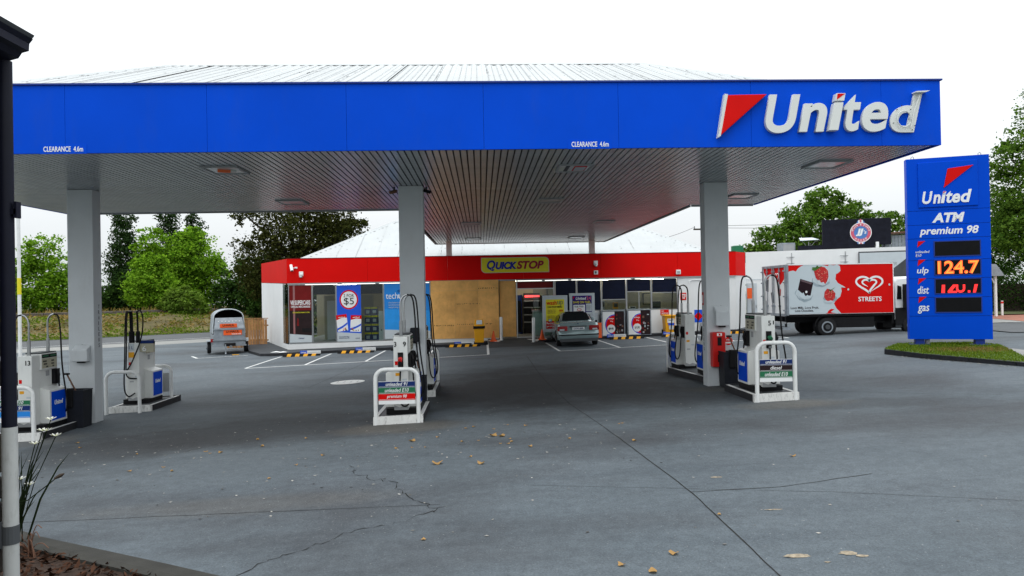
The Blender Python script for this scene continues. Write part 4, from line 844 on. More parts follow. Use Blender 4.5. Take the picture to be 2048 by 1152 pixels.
# ---------------------------------------------------------------- pump islands, pumps, guard hoops
def island(label, x0, x1, y0, y1, zf):
    z0 = min(G(x0, y0), G(x1, y1), G(x0, y1))-.1; t = T('pump_island', label, 'pump island', ((x0+x1)/2, (y0+y1)/2, G((x0+x1)/2, (y0+y1)/2)), group='raised pump islands')
    w, d = (x1-x0)/2, (y1-y0)/2; H = .16; c = t.location
    q = lambda x, y: H+G(c.x+x, c.y+y)-c.z
    def ring(name, m, a, x0_, x1_, y0_, y1_, top):
        b = MB(); vs = []
        for x, y in ((x0_, y0_), (x1_, y0_), (x1_, y1_), (x0_, y1_)): vs.append((x, y, -.3))
        for x, y in ((x0_, y0_), (x1_, y0_), (x1_, y1_), (x0_, y1_)): vs.append((x, y, q(x, y)+top))
        return b.add(vs, [(0, 3, 2, 1), (4, 5, 6, 7), (0, 1, 5, 4), (1, 2, 6, 5), (2, 3, 7, 6), (3, 0, 4, 7)]).make(name, m, t)
    k = .085
    ring('deck', M['darkgrey'], 0, -w+k, w-k, -d+k, d-k, -.02)
    ring('front_kerb', M['kerbwhite'], 0, -w, w, -d-.001, -d+k, .0); ring('rear_kerb', M['kerbblack'], 0, -w, w, d-k, d, .0)
    for sx in (-1, 1):
        xa, xb = (-w, -w+k) if sx < 0 else (w-k, w)
        ring('side_kerb', M['kerbblack'], 0, xa, xb, -d+k+.002, d-k-.002, -.012); 
        b = MB()
        b.add([(xa+.0, -d+k, q(xa, -d+k)-.008), (xb, -d+k, q(xb, -d+k)-.008), (xb, d-k, q(xb, d-k)-.008), (xa, d-k, q(xa, d-k)-.008)], [(0, 1, 2, 3)]).make('kerb_paint', M['kerbwhite'], t)
    return t
def hoop(label, x, y, w=.80, h=1.18, rows=None, z=None, grey=False, base=.0):
    t = T('guard_hoop', label, 'guard rail', (x, y, G(x, y) if z is None else z), group='white tubular guard hoops on the pump islands')
    r = .19; pts = [(-w/2, 0, -.05), (-w/2, 0, h-r)]+[(-w/2+r-r*math.cos(a), 0, h-r+r*math.sin(a)) for a in (.3, .6, .9, 1.2, 1.57)]
    pts += [(-p[0], 0, p[2]) for p in reversed(pts)]
    MB().tube(pts, .042, 12).make('hoop_tube', M['hoop'], t, smooth=True)
    iw = w/2-.06
    if rows:
        MB().box(-iw, iw, -.012, .012, .40, .86).make('sign_plate', M['print'], t)
        zt = .86
        for m_, hh, tx in rows:
            b_ = MB().box(-iw, iw, -.016, -.012, zt-hh, zt-.006).make('colour_band', M[m_], t)
            if tx: TX(b_, 'lettering', tx, (-len(tx)*.020, -.02, zt-hh+.030), len(tx)*.040, hh*.60, M['print'], shear=.25, bold=.025)
            MB().box(-iw+.01, iw-.01, -.0175, -.016, zt-hh+.012, zt-hh+.017).make('band_rule', M['print'], b_)
            zt -= hh
    if grey: MB().box(-iw, iw, -.01, .01, .30, .82).make('sign_plate', M['grey'], t)
    return t
def curve(p, n=14):                                # smooth Catmull-Rom through the points
    p = [Vector(q) for q in p]; p = [p[0]*2-p[1]]+p+[p[-1]*2-p[-2]]; o = []
    for i in range(1, len(p)-2):
        for k in range(n):
            t = k/n; a, b, c, d = p[i-1], p[i], p[i+1], p[i+2]
            o.append(.5*((2*b)+(c-a)*t+(2*a-5*b+4*c-d)*t*t+(3*b-a-3*c+d)*t**3))
    return o+[p[-2]]
def make_pump():
    t = T('fuel_pump', 'proto', 'fuel pump', (0, 0, 0), group='white fuel pumps')
    MB().box(-.32, .32, -.36, .46, 0, .12).make('plinth', M['black'], t)
    MB().box(-.145, .145, -.45, -.18, .10, 1.60).make('end_tower', M['pump'], t, bevel=.012)
    MB().box(-.125, .125, -.18, .46, .12, 1.30).make('core', M['pump'], t)
    MB().box(-.13, .13, .40, .47, .12, 1.60).make('rear_post', M['pump'], t)
    MB().box(-.15, .15, -.178, .398, 1.62, 1.645).make('top_cap', M['darkgrey'], t)
    for x0_, x1_, z0_, z1_, m_ in ((-.11, -.02, .80, .86, 'yellow'), (-.12, -.06, 1.02, 1.10, 'signred'), (.03, .12, .70, .74, 'postergrey'), (-.10, .0, .58, .61, 'grey')): MB().box(x0_, x1_, -.4525, -.4495, z0_, z1_).make('sticker', M[m_], t)
    MB().prism([(-.145, .10), (.145, .10), (.145, .16), (.06, .19), (-.03, .15), (-.145, .20)], 'y', -.4515, -.4495).make('scuff_band', M['grey'], t)
    hd = MB().box(-.175, .175, -.175, .395, 1.27, 1.62).make('display_head', M['pump'], t, bevel=.012)
    for s, f in ((1, '+x'), (-1, '-x')):
        X = lambda a, c: (min(a*s, c*s), max(a*s, c*s))
        MB().box(*X(.176, .182), -.15, .37, 1.52, 1.60).make('black_strip', M['black'], hd); MB().box(*X(.176, .181), -.15, .37, 1.30, 1.51).make('display_panel', M['lcd'], hd)
        for y, z, w_ in ((-.06, 1.45, .13), (.22, 1.45, .1), (-.04, 1.39, .12), (.22, 1.385, .1), (.02, 1.33, .07), (.24, 1.33, .06)): MB().box(*X(.181, .184), y-w_/2, y+w_/2, z-.017, z+.017).make('readout', M['lcddark'], hd)
        for y0 in (-.13, .14): MB().box(*X(.182, .184), y0, y0+.2, 1.55, 1.575).make('grade_label', M['green'], hd)
        MB().box(*X(.126, .130), .06, .18, 1.12, 1.24).make('payment_slot', M['grey'], t)
        cb = MB(); q = .345*s
        cb.add([(.12*s, -.178, .12), (.12*s, .45, .12), (.12*s, .45, .90), (.12*s, -.178, .90), (q, -.178, .12), (q, .45, .12), (q, .45, .83), (q, -.178, .83)], [(0, 1, 2, 3), (4, 5, 6, 7), (0, 1, 5, 4), (1, 2, 6, 5), (2, 3, 7, 6), (3, 0, 4, 7)])
        c = cb.make('lower_cabinet', M['pump'], t, bevel=.01)
        MB().box(*X(.347, .352), -.12, .39, .17, .79).make('blue_panel', M['signblue'], c)
        TX(c, 'lettering', 'United', (.354*s, -.06*s+(.14 if s > 0 else .14), .50) if 0 else (.355*s, (-.02 if s > 0 else .30), .50), .30, .10, M['print'], f, shear=.22, bold=.04)
    return t
def hoses(t, rear=-1, front=1, col='green', noz=True, mast='chrome', twin=False):
    for sd, y, nm in ((front, -.30, 0), (rear, .36, 1)):
        if sd is None: continue
        b = MB().cyl((0, y, 1.60), (0, y, 1.92), .035, 10).make('mast_sleeve', M['chrome'], t, smooth=True)
        pts = curve([(0, y, 1.9), (0, y, 2.28), (.05*sd, y, 2.42), (.14*sd, y, 2.47)], 5)
        MB().tube(pts, .02, 8).make('mast', M[mast], t, smooth=True)
        h = curve([(.13*sd, y, 2.47), (.24*sd, y-.02, 2.41), (.29*sd, y-.03, 2.1), (.33*sd, y-.04, 1.3), (.42*sd, y-.04, .55), (.36*sd, y+.02, .30), (.27*sd, y+.02, .42), (.23*sd, y-.0, .9), (.20*sd, y, 1.05)], 6)
        MB().tube(h, .017, 7).make('hose', M['black'], t, smooth=True)
        MB().box(min(.125*sd, .2*sd), max(.125*sd, .2*sd), y-.09, y+.09, .92, 1.25).make('holster', M['black'], t)
        MB().tube([(.2*sd, y, 1.0), (.24*sd, y-.02, 1.12), (.2*sd, y-.0, 1.24)], .03, 8).make('nozzle', M['black'], t)
    if twin:                                         # two masts side by side on the street end, hoses hanging down the end face
        for x, pth in ((-.10, [(-.12, -.42, 2.42), (-.18, -.46, 2.3), (-.20, -.5, 1.2), (-.22, -.5, .45), (-.12, -.5, .22), (.05, -.5, .30)]), (.08, [(.10, -.42, 2.42), (.2, -.46, 2.44), (.27, -.48, 2.2), (.22, -.5, 1.7), (-.02, -.5, 1.1), (-.16, -.5, .85), (-.1, -.5, .70), (.1, -.5, .68)]), (-.06, [(-.08, -.44, 2.42), (-.14, -.47, 2.3), (-.15, -.5, 1.5), (-.17, -.5, .9)])):
            MB().cyl((x, -.36, 1.6), (x, -.36, 1.9), .05, 10).make('mast_sleeve', M['black'], t); MB().tube([(x, -.36, 1.85), (x, -.38, 2.3), (x, -.40, 2.43)], .026, 8).make('mast', M['black'], t); MB().tube(curve(pth, 6), .017, 7).make('hose', M['black'], t, smooth=True)
        return
    if noz:                                          # nozzle in a holster on the end facing the street
        MB().box(-.055, .055, -.475, -.45, .92, 1.28).make('holster', M['black'], t)
        g = MB().tube([(-.0, -.49, 1.22), (-.005, -.53, 1.10), (.0, -.52, .98)], [.03, .045, .03], 8).make('nozzle', M['black'], t)
        MB().cyl((-.0, -.50, 1.16), (0, -.575, 1.12), .045, 10).make('nozzle_grip', M[col], g); MB().cyl((0, -.52, .98), (0, -.515, .93), .03, 8).make('nozzle_collar', M['chrome'], g)
        MB().tube(curve([(0, -.515, .93), (-.01, -.54, .7), (-.03, -.53, .35), (.03, -.50, .20), (.12, -.47, .19), (.2, -.4, .30)], 5), .017, 7).make('hose', M['black'], t, smooth=True)
P0 = make_pump(); 
def pz(x, y): return G(x, y)+.14
PUMPS = [((6.04, 15.05), 'front right pump marked 5 with a green nozzle beside dark squeegee tub', dict(col='green', rear=-1, front=1), '5'),
         ((-1.68, 15.0), 'front middle pump marked 9 with a red nozzle', dict(col='redplastic', rear=1, front=1), '9'),
         ((-9.66, 15.75), 'front left pump marked 13 half hidden by the dark downpipe', dict(col='black', rear=1, front=-1, noz=False), '13'),
         ((6.05, 18.1), 'right rear pump partly hidden by the right column', dict(col='black', rear=-1, front=-1, noz=False), ''),
         ((6.07, 20.75), 'farthest right pump with two looped black hoses in front of it', dict(col='black', rear=-1, front=1, noz=False), ''),
         ((-1.62, 18.6), 'pump hidden behind the middle column', dict(col='black', rear=1, front=1, noz=False), ''),
         ((-9.08, 19.2), 'left rear pump marked 6 standing alone near the road', dict(col='black', rear=1, front=-1, noz=False), '6')]
for i, ((x, y), lab, kw, num) in enumerate(PUMPS):
    p = P0 if i == 0 else copy_tree(P0); p.location = (x, y, pz(x, y)); p['label'] = lab; PUMPS[i] = p
for p, (num, kw) in zip(PUMPS, [('5', dict(col='green', rear=-1, front=1)), ('9', dict(col='redplastic', rear=1, front=1)), ('13', dict(noz=False, rear=1, front=-1)),
                               ('', dict(noz=False, rear=-1, front=-1, mast='black')), ('', dict(noz=False, rear=-1, front=-1, mast='black')), ('', dict(noz=False, rear=1, front=1)), ('6', dict(noz=False, rear=None, front=None, twin=True))]):
    hoses(p, **kw)
    if num in ('5', '9', '13'): TX(p, 'pump_number', num, (.02 if num == '13' else .055-.06*(num == '5') , -.456, 1.40), .10 if num == '13' else .06, .10, M['black'], bold=.03)
    if num == '9': TX(p, 'pump_number', '3', (-.13, -.456, 1.40), .05, .10, M['black'], bold=.03)
    if num == '5': TX(p, 'pump_number', '1', (.10, -.456, 1.42), .02, .08, M['black'], bold=.01)
    if num == '6':
        MB().box(-.12, .02, -.462, -.452, 1.40, 1.58).make('price_card', M['postergrey'], p); TX(p, 'pump_number', '1 L', (-.1, -.466, 1.44), .1, .08, M['navy'])
        MB().box(-.12, .02, -.462, -.452, 1.22, 1.36).make('warning_label', M['yellow'], p)
        hd_ = MB().box(.16, .50, -.42, -.36, 1.36, 1.62).make('side_display', M['lcd'], p); MB().box(.16, .50, -.43, -.36, 1.58, 1.66).make('display_hood', M['navy'], hd_)
        TX(hd_, 'pump_number', '6', (.22, -.432, 1.38), .10, .14, M['print'], bold=.02)
island('island under the front right pump with chipped white front kerb', 5.56, 6.50, 14.22, 16.0, 0)
island('island under the front middle pump with white front kerb', -2.22, -1.22, 14.30, 16.2, 0)
island('island under the front left pump behind the downpipe', -10.2, -9.15, 14.95, 16.5, 0)
island('long island under the two right rear pumps', 5.60, 6.62, 17.4, 21.25, 0)
island('island behind the middle column', -2.2, -1.2, 17.85, 19.9, 0)
island('island under the left rear pump near the road', -9.5, -8.45, 18.3, 20.1, 0)
hoop('hoop with navy, black and green grade bands before the front right pump', 6.03, 14.24, .80, 1.20, [('navy', .115, 'unleaded 91'), ('charcoal', .125, 'diesel'), ('green', .135, 'unleaded E10')])
hoop('hoop with navy, green and red grade bands before the middle pump', -1.74, 14.33, .86, 1.10, [('navy', .12, 'unleaded 91'), ('green', .125, 'unleaded E10'), ('signred', .135, 'premium 98')])
hoop('hoop with green and navy bands partly behind the dark downpipe', -9.72, 14.98, .86, 1.12, [('green', .11, 'unleaded E10'), ('navy', .12, 'unleaded 91'), ('sky_blue', .13, '')])
hoop('plain white hoop without a sign before the left rear pump', -9.05, 18.12, .82, 1.05)
hoop('hoop with blank grey plate beyond the left rear pump', -9.0, 19.9, .76, 1.02, grey=True)
hoop('hoop with blank grey plate at far end of the long right island', 6.08, 21.15, .9, 1.1, grey=True)
hoop('hoop with grey plate behind the middle column', -1.66, 19.95, .8, 1.1, grey=True)
# things fixed to or standing by the columns
def dispenser(label, x, y, z, w, h, m, nm='towel_dispenser'):
    t = T(nm, label, nm.split('_')[1], (x, y, z), group='box dispensers on the columns')
    b = MB().loft([[(-w/2, 0, 0), (w/2, 0, 0), (w/2, 0, h), (-w/2, 0, h)], [(-w/2, -.16, 0), (w/2, -.16, 0), (w/2, -.16, h*.72), (-w/2, -.16, h*.72)]])
    b.make('case', m, t, bevel=.02); MB().box(-w*.22, w*.22, -.12, -.03, -.035, 0).make('outlet', M['black'], t); MB().cyl((0, -.03, h), (0, -.03, h+.012), .015, 8).make('lock', M['grey'], t)
dispenser('pale towel dispenser on the left column', -9.34, CY, 1.13, .36, .38, M['colwhite']); dispenser('pale towel dispenser above the red cabinet on right column', 5.82, CY, 1.65, .34, .48, M['colwhite'])
dispenser('black towel dispenser on middle column beside pump hoses', -1.60, CY, 1.42, .22, .34, M['bin'])
t = T('extinguisher_cabinet', 'red fire extinguisher cabinet low on the right column', 'fire cabinet', (5.70, CY, .66)); MB().box(-.16, .16, -.2, 0, 0, .84).make('case', M['redplastic'], t, bevel=.025)
MB().box(-.04, .06, -.206, -.2, .12, .3).make('window', M['black'], t); MB().box(-.04, .06, -.206, -.2, .52, .72).make('window', M['black'], t); MB().box(-.05, .07, -.206, -.2, .75, .82).make('white_label', M['print'], t); MB().box(-.01, .03, -.209, -.206, .76, .81).make('extinguisher_mark', M['signred'], t)
t = T('round_notice', 'half round red notice beside the fire cabinet', 'notice', (6.0, CY-.002, 1.15)); MB().disc(0, .12, .1, -.006, 24).make('plate', M['signred'], t); MB().box(-.1, .1, -.009, -.006, .06, .1).make('white_band', M['print'], t); TX(t, 'lettering', 'FIRE', (-.06, -.012, .13), .12, .04, M['print'], bold=.03)
t = T('column_label', 'narrow red vertical label high on the right column side', 'label', (5.47, CY+.25, 2.15)); MB().box(-.006, 0, -.06, .06, 0, .32).make('plate', M['redplastic'], t); MB().box(-.009, -.006, -.035, .035, .05, .25).make('face', M['print'], t)
def vtext(par, s, x, y, z0, hh, face):
    for k, ch in enumerate(s): TX(par, 'painted_letter', ch, (x, y, z0-k*hh*1.45), hh*(.2 if ch == 'I' else .7), hh, M['darkgrey'], face, ext=.001)
t = T('column_stencil', 'faded vertical stencil letters on the left column side', 'stencil', (CX[0]+CW, CY+.18, 2.4)); vtext(t, 'TRAILERS', .003, 0, -.05, .09, '+x')
t = T('column_stencil', 'faded vertical stencil letters on the right column side', 'stencil', (CX[2], CY+.25, 1.95)); vtext(t, 'TRAILERS', -.003, 0, -.1, .08, '-x')
def tub(label, x, y, w, d, h, stick=True):
    t = T('squeegee_tub', label, 'tub', (x, y, G(x, y)), group='dark squeegee tubs by the columns')
    b = MB().loft([[(-w/2*s, -d/2*s, z), (w/2*s, -d/2*s, z), (w/2*s, d/2*s, z), (-w/2*s, d/2*s, z)] for s, z in ((.93, 0), (1, h*.97), (1.04, h*.98), (1.04, h), (.9, h), (.88, h*.9))]); b.make('tub', M['bin'], t, bevel=.01)
    c = MB().box(-w*.30, w*.14, -d*.62, -d*.3, h*.55, h+.05).make('bucket', M['black'], t, bevel=.03)
    if stick: MB().cyl((w*.1, 0, h*.9), (-w*.22, -.05, h+.38), .018, 8).make('handle', M['rust'], t); MB().box(-w*.3, -w*.12, -.08, -.02, h+.34, h+.38).make('squeegee_head', M['black'], c)
tub('dark squeegee tub beside the left column', -9.3, 16.45, .62, .38, .86); tub('dark squeegee tub between right column and the front right pump', 6.0, 16.55, .64, .42, .85); tub('narrow dark tub squeezed between middle column and pump', -1.45, 16.35, .30, .36, .72)

# ---------------------------------------------------------------- forecourt furniture near the shop
def wstop(label, x, y, plate):
    t = T('wheel_stop', label, 'wheel stop', (x, y, G(x, y)), group='black and yellow wheel stops in the bays')
    n = 9; w = 1.62/n
    for k in range(n):
        b = MB().prism([(-.09, 0), (.09, 0), (.05, .11), (-.05, .11)], 'x', -.81+k*w, -.81+(k+1)*w)
        b.v = [(x_+ (z_*.35), y_, z_) for x_, y_, z_ in b.v]; b.make('segment', M['yellow'] if k % 2 else M['black'], t)
    if plate:
        p = T('bay_plate', label.replace('wheel stop', 'blue and white bay plate behind wheel stop'), 'plate', (x+plate, y+.62, G(x, y)+.05), group='blue and white plates on the walkway kerb')
        MB().box(-.46, .46, -.01, .01, 0, .15).make('plate', M['print'], p); MB().box(-.46, -.14, -.014, -.01, 0, .15).make('blue_end', M['posterblue'], p)
        TX(p, 'lettering', 'United', (-.42, -.017, .04), .24, .07, M['print'], shear=.2, bold=.03); TX(p, 'lettering', 'customer parking only', (-.1, -.013, .045), .52, .055, M['grey'])
for x, y, lab, pl_ in ((-8.05, 31.72, 'wheel stop nearest the left shop corner', .25), (-5.72, 32.1, 'wheel stop below the round price poster', .35), (-3.35, 32.3, 'wheel stop half hidden by the middle pump', .3), (-.9, 32.75, 'wheel stop in front of the boarded window', .05),
                       (6.8, 32.9, 'wheel stop before the gas bottle cages', -.35), (9.3, 33.0, 'wheel stop before the yellow wheelie bin', -.1), (12.0, 33.2, 'wheel stop right of the right column', 0)): wstop(lab, x, y, pl_)
def pedal_bin():
    t = T('litter_bin', 'yellow litter bin with black flap before the plywood boarding', 'bin', (-.13, 33.55, G(-.1, 33.5)+.12))
    MB().loft([[(-.24*s, -.22*s, z), (.24*s, -.22*s, z), (.24*s, .22*s, z), (-.24*s, .22*s, z)] for s, z in ((.9, 0), (1, .62), (1, .66))]).make('body', M['yellow'], t, bevel=.02)
    MB().box(-.28, .28, -.26, .26, .66, .78).make('black_rim', M['black'], t, bevel=.02)
    MB().loft([[(-.24, -.2, .78), (.24, -.2, .78), (.24, .22, .78), (-.24, .22, .78)], [(-.2, .02, 1.08), (.2, .02, 1.08), (.2, .2, 1.08), (-.2, .2, 1.08)]]).make('hood', M['yellow'], t, bevel=.015)
    MB().add([(-.13, -.175, .86), (.15, -.175, .86), (.14, -.02, 1.06), (-.12, -.02, 1.06)], [(0, 1, 2, 3)]).make('notice', M['postergrey'], t)
pedal_bin()
t = T('wheelie_bin', 'yellow wheelie bin with white labels by the white wall', 'bin', (9.08, 33.85, G(9, 33.9)+.12))
MB().loft([[(-.26*s, -.3*s, z), (.26*s, -.3*s, z), (.26*s, .3*s, z), (-.26*s, .3*s, z)] for s, z in ((.82, .05), (1, .82))]).make('body', M['yellow'], t, bevel=.02)
MB().box(-.3, .3, -.36, .34, .82, .9).make('lid', M['yellow'], t, bevel=.03); MB().box(-.14, .2, -.30, -.285, .52, .72).make('label', M['print'], t); TX(t, 'lettering', 'Gas X', (-.1, -.306, .62), .26, .07, M['black'], bold=.02)
MB().box(-.1, .2, -.29, -.28, .40, .5).make('label', M['posterblue'], t); MB().box(-.06, .16, -.285, -.262, .2, .38).make('label', M['postergrey'], t)
for s in (-1, 1): MB().cyl((s*.2, .26, .09), (s*.27, .26, .09), .09, 12).make('wheel', M['black'], t)
def cone(label, x, y):
    t = T('traffic_cone', label, 'cone', (x, y, G(x, y)+.12), group='small red cones by the entrance'); MB().box(-.17, .17, -.17, .17, 0, .05).make('base', M['orange'], t, bevel=.01)
    MB().tube([(0, 0, .05), (0, 0, .22), (0, 0, .24), (0, 0, .45), (0, 0, .5)], [.13, .085, .08, .035, .03], 14).make('body', M['redplastic'] if 0 else M['orange'], t, smooth=True)
cone('small red cone before the plywood, left of entrance', .55, 33.7); cone('small red cone under the yellow car wash board', 2.85, 33.3)
def bollard(label, x, y, z):
    t = T('bollard', label, 'bollard', (x, y, z), group='white posts beside the entrance'); MB().cyl((0, 0, 0), (0, 0, 1.15), .075, 14).make('post', M['hoop'], t, smooth=True); MB().cyl((0, 0, 1.15), (0, 0, 1.18), .075, 14, .05).make('cap', M['hoop'], t); MB().box(-.13, .13, -.13, .13, 0, .03).make('foot', M['hoop'], t)
bollard('white post left of the entrance beside plywood', .93, 33.9, .20); bollard('white post right of the entrance before freezer', 2.42, 32.9, .18)
# upright advertising boards behind the car
def board(nm, label, x, y, w, h, lift, foot):
    z = G(x, y)+.13; t = T(nm, label, 'board', (x, y, z))
    f = MB().box(-w/2, w/2, -.05, .05, lift, lift+h).make('frame', M['postergrey'], t, bevel=.015)
    for s in (-1, 1): MB().box(s*(w/2-.06)-.03, s*(w/2-.06)+.03, -.035, .035, 0, lift).make('leg', M['postergrey'], t); MB().box(s*(w/2-.06)-.12, s*(w/2-.06)+.12, -.18, .18, 0, .05).make('foot', M['print'], t, bevel=.015)
    return t
t = board('price_board', 'yellow and red car wash menu board left of the silver car', 3.50, 33.45, 1.2, 1.75, .32, 1)
MB().box(-.44, .44, -.056, -.051, .48, 1.88).make('yellow_sheet', M['signyellow'], t); MB().box(-.44, .44, -.060, -.056, .48, .86).make('red_sheet', M['redplastic'], t)
TX(t, 'lettering', 'wash', (-.40, -.064, 1.62), .48, .20, M['signred'], bold=.03); TX(t, 'lettering', 'up', (.12, -.064, 1.56), .26, .24, M['navy'], bold=-.01); TX(t, 'lettering', 'CAR WASH MENU', (-.36, -.064, 1.48), .7, .08, M['black'], bold=.03)
for z, n_ in ((1.28, '$8'), (1.0, '$14')):
    TX(t, 'price', n_, (.2, -.064, z), .17, .11, M['signred'], bold=.03); TX(t, 'lettering', 'express foam\nrinse and wax\nspot free dry', (-.36, -.064, z-.08), .4, .2, M['rust'])
TX(t, 'lettering', 'Purchase 4 Washes', (-.41, -.064, .70), .8, .09, M['print'], bold=.02); TX(t, 'lettering', 'get the 5th FREE', (-.41, -.064, .55), .7, .09, M['print'], bold=.02)
t = board('promotion_board', 'navy and yellow fuel saving promotion board behind silver car roof', 4.82, 33.6, 1.22, 1.80, .32, 1)
MB().box(-.47, .47, -.056, -.051, .5, 2.0).make('navy_sheet', M['purple'], t); MB().box(-.42, .14, -.060, -.056, .7, 1.56).make('white_sheet', M['print'], t); MB().box(-.42, .14, -.064, -.060, 1.02, 1.22).make('red_sheet', M['signred'], t)
for z in (1.25, .85): MB().box(.19, .46, -.060, -.056, z, z+.36).make('notice', M['postergrey'], t); TX(t, 'lettering', 'terms apply\nsee in store\nfor details', (.21, -.064, z+.08), .2, .2, M['grey'])
TX(t, 'lettering', 'United', (-.30, -.062, 1.80), .50, .14, M['print'], shear=.22, bold=.05); TX(t, 'lettering', '24', (.21, -.062, 1.79), .22, .17, M['jjpink'], bold=.03); TX(t, 'lettering', 'SAVE ON FUEL', (-.44, -.062, 1.63), .86, .11, M['signyellow'], bold=.04)
MB().prism([(-.44, 1.95), (-.34, 1.96), (-.43, 1.83)], 'y', -.062, -.056).make('red_flag', M['signred'], t)
TX(t, 'lettering', 'FUEL PASS', (-.36, -.064, 1.44), .42, .08, M['black'], bold=.02); TX(t, 'lettering', 'Save', (-.36, -.068, 1.05), .44, .14, M['print'], bold=.05); MB().tube([(-.14+.1*math.cos(a), -.062, 1.33+.05*math.sin(a)) for a in [k*PI/6 for k in range(13)]], .012, 4).make('oval_mark', M['redplastic'], t)
# gas bottle swap cages
def cage(label, x0, x1, word, price, pic):
    w = x1-x0; z = .42; t = T('gas_bottle_cage', label, 'cage', (x0, 33.75, G(x0, 33.7)+.12), group='steel gas bottle cages against the white wall'); H = 1.2
    MB().box(0, w, 0, .6, .0, .04).box(0, w, 0, .6, H, H+.04).box(0, .04, 0, .6, .04, H).box(w-.04, w, 0, .6, .04, H).make('frame', M['galv'], t); MB().box(.04, w-.04, .1, .55, .04, H).make('dark_inside', M['black'], t)
    for k in range(4): MB().cyl((.2+k*(w-.4)/3, .05, .04), (.2+k*(w-.4)/3, .05, .5), .01, 6).make('bar', M['galv'], t)
    c = MB().box(.05, w*.55, -.02, 0, .03, H-.02).make('price_panel', M['print'], t); h = H
    pts = lambda r, m_, y: MB().poly([(w*.55, y, .55-r), (w*.55, y, .55+r)]+[(w*.55+ r*.92*math.cos(a), y, .55+r*math.sin(a)) for a in [PI/2+k*PI/14 for k in range(1, 14)]])
    pts(.50, 0, -.022).make('blue_arc', M['posterblue'], c); pts(.45, 0, -.024).make('red_arc', M['signred'], c); MB().disc(w*.40, .36, .2, -.027, 24).make('price_disc', M['print'], c)
    TX(c, 'lettering', word, (w*.26, -.03, .80), w*.26, .10, M['print'], bold=.03); TX(c, 'lettering', '9kg', (w*.36, -.03, .68), .14, .07, M['print'], bold=.02); TX(c, 'price', price, (w*.30, -.032, .30), w*.2, .12, M['black'], bold=.04)
    pp = MB().box(w*.56, w-.05, -.02, 0, .03, H-.02).make('picture_panel', M['charcoal'], t)
    for k in range(14):
        a_, b_ = random.uniform(w*.58, w*.86), random.uniform(.08, 1.0)
        MB().box(a_, a_+random.uniform(.04, .10), -.026, -.0205, b_, b_+random.uniform(.03, .14)).make('picture_patch', [M['grey'], M['maroon'], M['postergrey'], M['rust']][k % 4 if pic else (0, 1, 3)[k % 3] if k % 3 < 2 else 3], pp)
cage('gas bottle cage nearest the car with 9 dollar disc', 5.78, 6.92, 'Swap', '$9.95', 0); cage('gas bottle cage nearer the wheelie bin with 15 dollar disc', 7.04, 8.2, 'Exchange', '$15.95', 1)
t = T('ice_box_post', 'grey cabinet edge between promotion board and first cage', 'cabinet', (5.42, 33.9, G(5.4, 33.9)+.12)); MB().box(0, .22, 0, .5, 0, 1.15).make('case', M['postergrey'], t); MB().box(.05, .17, -.01, 0, .7, .8).make('vent', M['black'], t)
t = T('orange_sign_edge', 'leaning orange red barrier board right of the silver car', 'barrier', (5.55, 33.1, G(5.5, 33)+.1), .2); b_ = MB().box(-.12, .12, -.02, .02, 0, .72); b_.make('board', M['orange'], t); MB().box(-.14, .14, .02, .3, 0, .04).make('foot', M['black'], t)
for i_, (x, y) in enumerate(((-9.55, 33.05), (-9.15, 32.75))):
    t = T('folded_paper', ('crumpled white paper on the walkway corner, rear one', 'crumpled white paper on the walkway corner, front one')[i_], 'paper', (x, y, wz(x, y)+.004)); MB().add([(-.25, -.08, 0), (.25, -.12, .03), (.3, .1, .0), (0, .06, .05), (-.2, .12, .01)], [(0, 1, 3), (1, 2, 3), (0, 3, 4)]).make('sheet', M['print'], t)
t = T('drain_cover', 'pale round cover plate set in the forecourt left of pumps', 'manhole cover', (-4.18, 22.0, G(-4.18, 22.0)+.006)); MB().poly([(.52*math.cos(k*PI/16), .52*math.sin(k*PI/16), -.006*0+.0357*.52*math.cos(k*PI/16)) for k in range(32)]).make('lid', M['kerbwhite'], t)
for k in range(4): MB().box(-.3+k*.2, -.28+k*.2, -.2, .2, .016, .018).make('lid_slot', M['grey'], t)

# ---------------------------------------------------------------- price sign
ps = T('price_sign', 'tall blue fuel price sign on two feet in the grass island', 'price sign', (15.02, 22.0, gz(15, 22)), math.atan2(-.8, 2.2))
hw, z0s, z1s = 1.165, .17, 6.02
zr = [z0s, .92, 1.52, 2.13, 2.72, 3.42, 3.86, 4.32, z1s]
MB().box(-hw+.02, hw-.02, -.10, .16, z0s+.01, z1s-.01).make('core', M['darkblue'], ps)
for a, c in zip(zr, zr[1:]): MB().box(-hw, hw, -.15, -.10, a+.006, c-.006).make('face_panel', M['signblue'], ps)
for s in (-1, 1): MB().box(min(s*hw, s*(hw-.02)), max(s*hw, s*(hw-.02)), -.10, .16, z0s, z1s).make('edge_panel', M['signblue'], ps)
for x in (-.86, .83):
    MB().box(x-.13, x+.13, -.1, .12, -.15, z0s).make('foot', M['darkblue'], ps); MB().box(x-.28, x+.28, -.2, .2, -.12, .015).make('base_plate', M['darkblue'], ps)
MB().box(-.84, .84, -.19, -.15, 4.42, 5.87).make('logo_panel', M['signblue'], ps, bevel=.015)
MB().prism([(.0, 5.63), (.72, 5.70), (-.12, 5.02)], 'y', -.215, -.19).make('red_flag', M['signred'], ps, bevel=.006)
for ch, x0, x1, h in (('U', -.72, -.42, .40), ('n', -.43, -.21, .29), ('t', -.08, .11, .38), ('e', .08, .31, .29), ('d', .31, .62, .41)): TX(ps, 'letter', ch, (x0*1.05+.02, -.20, 4.53), x1-x0, h, M['print'], shear=.22, bold=.03, ext=.012)
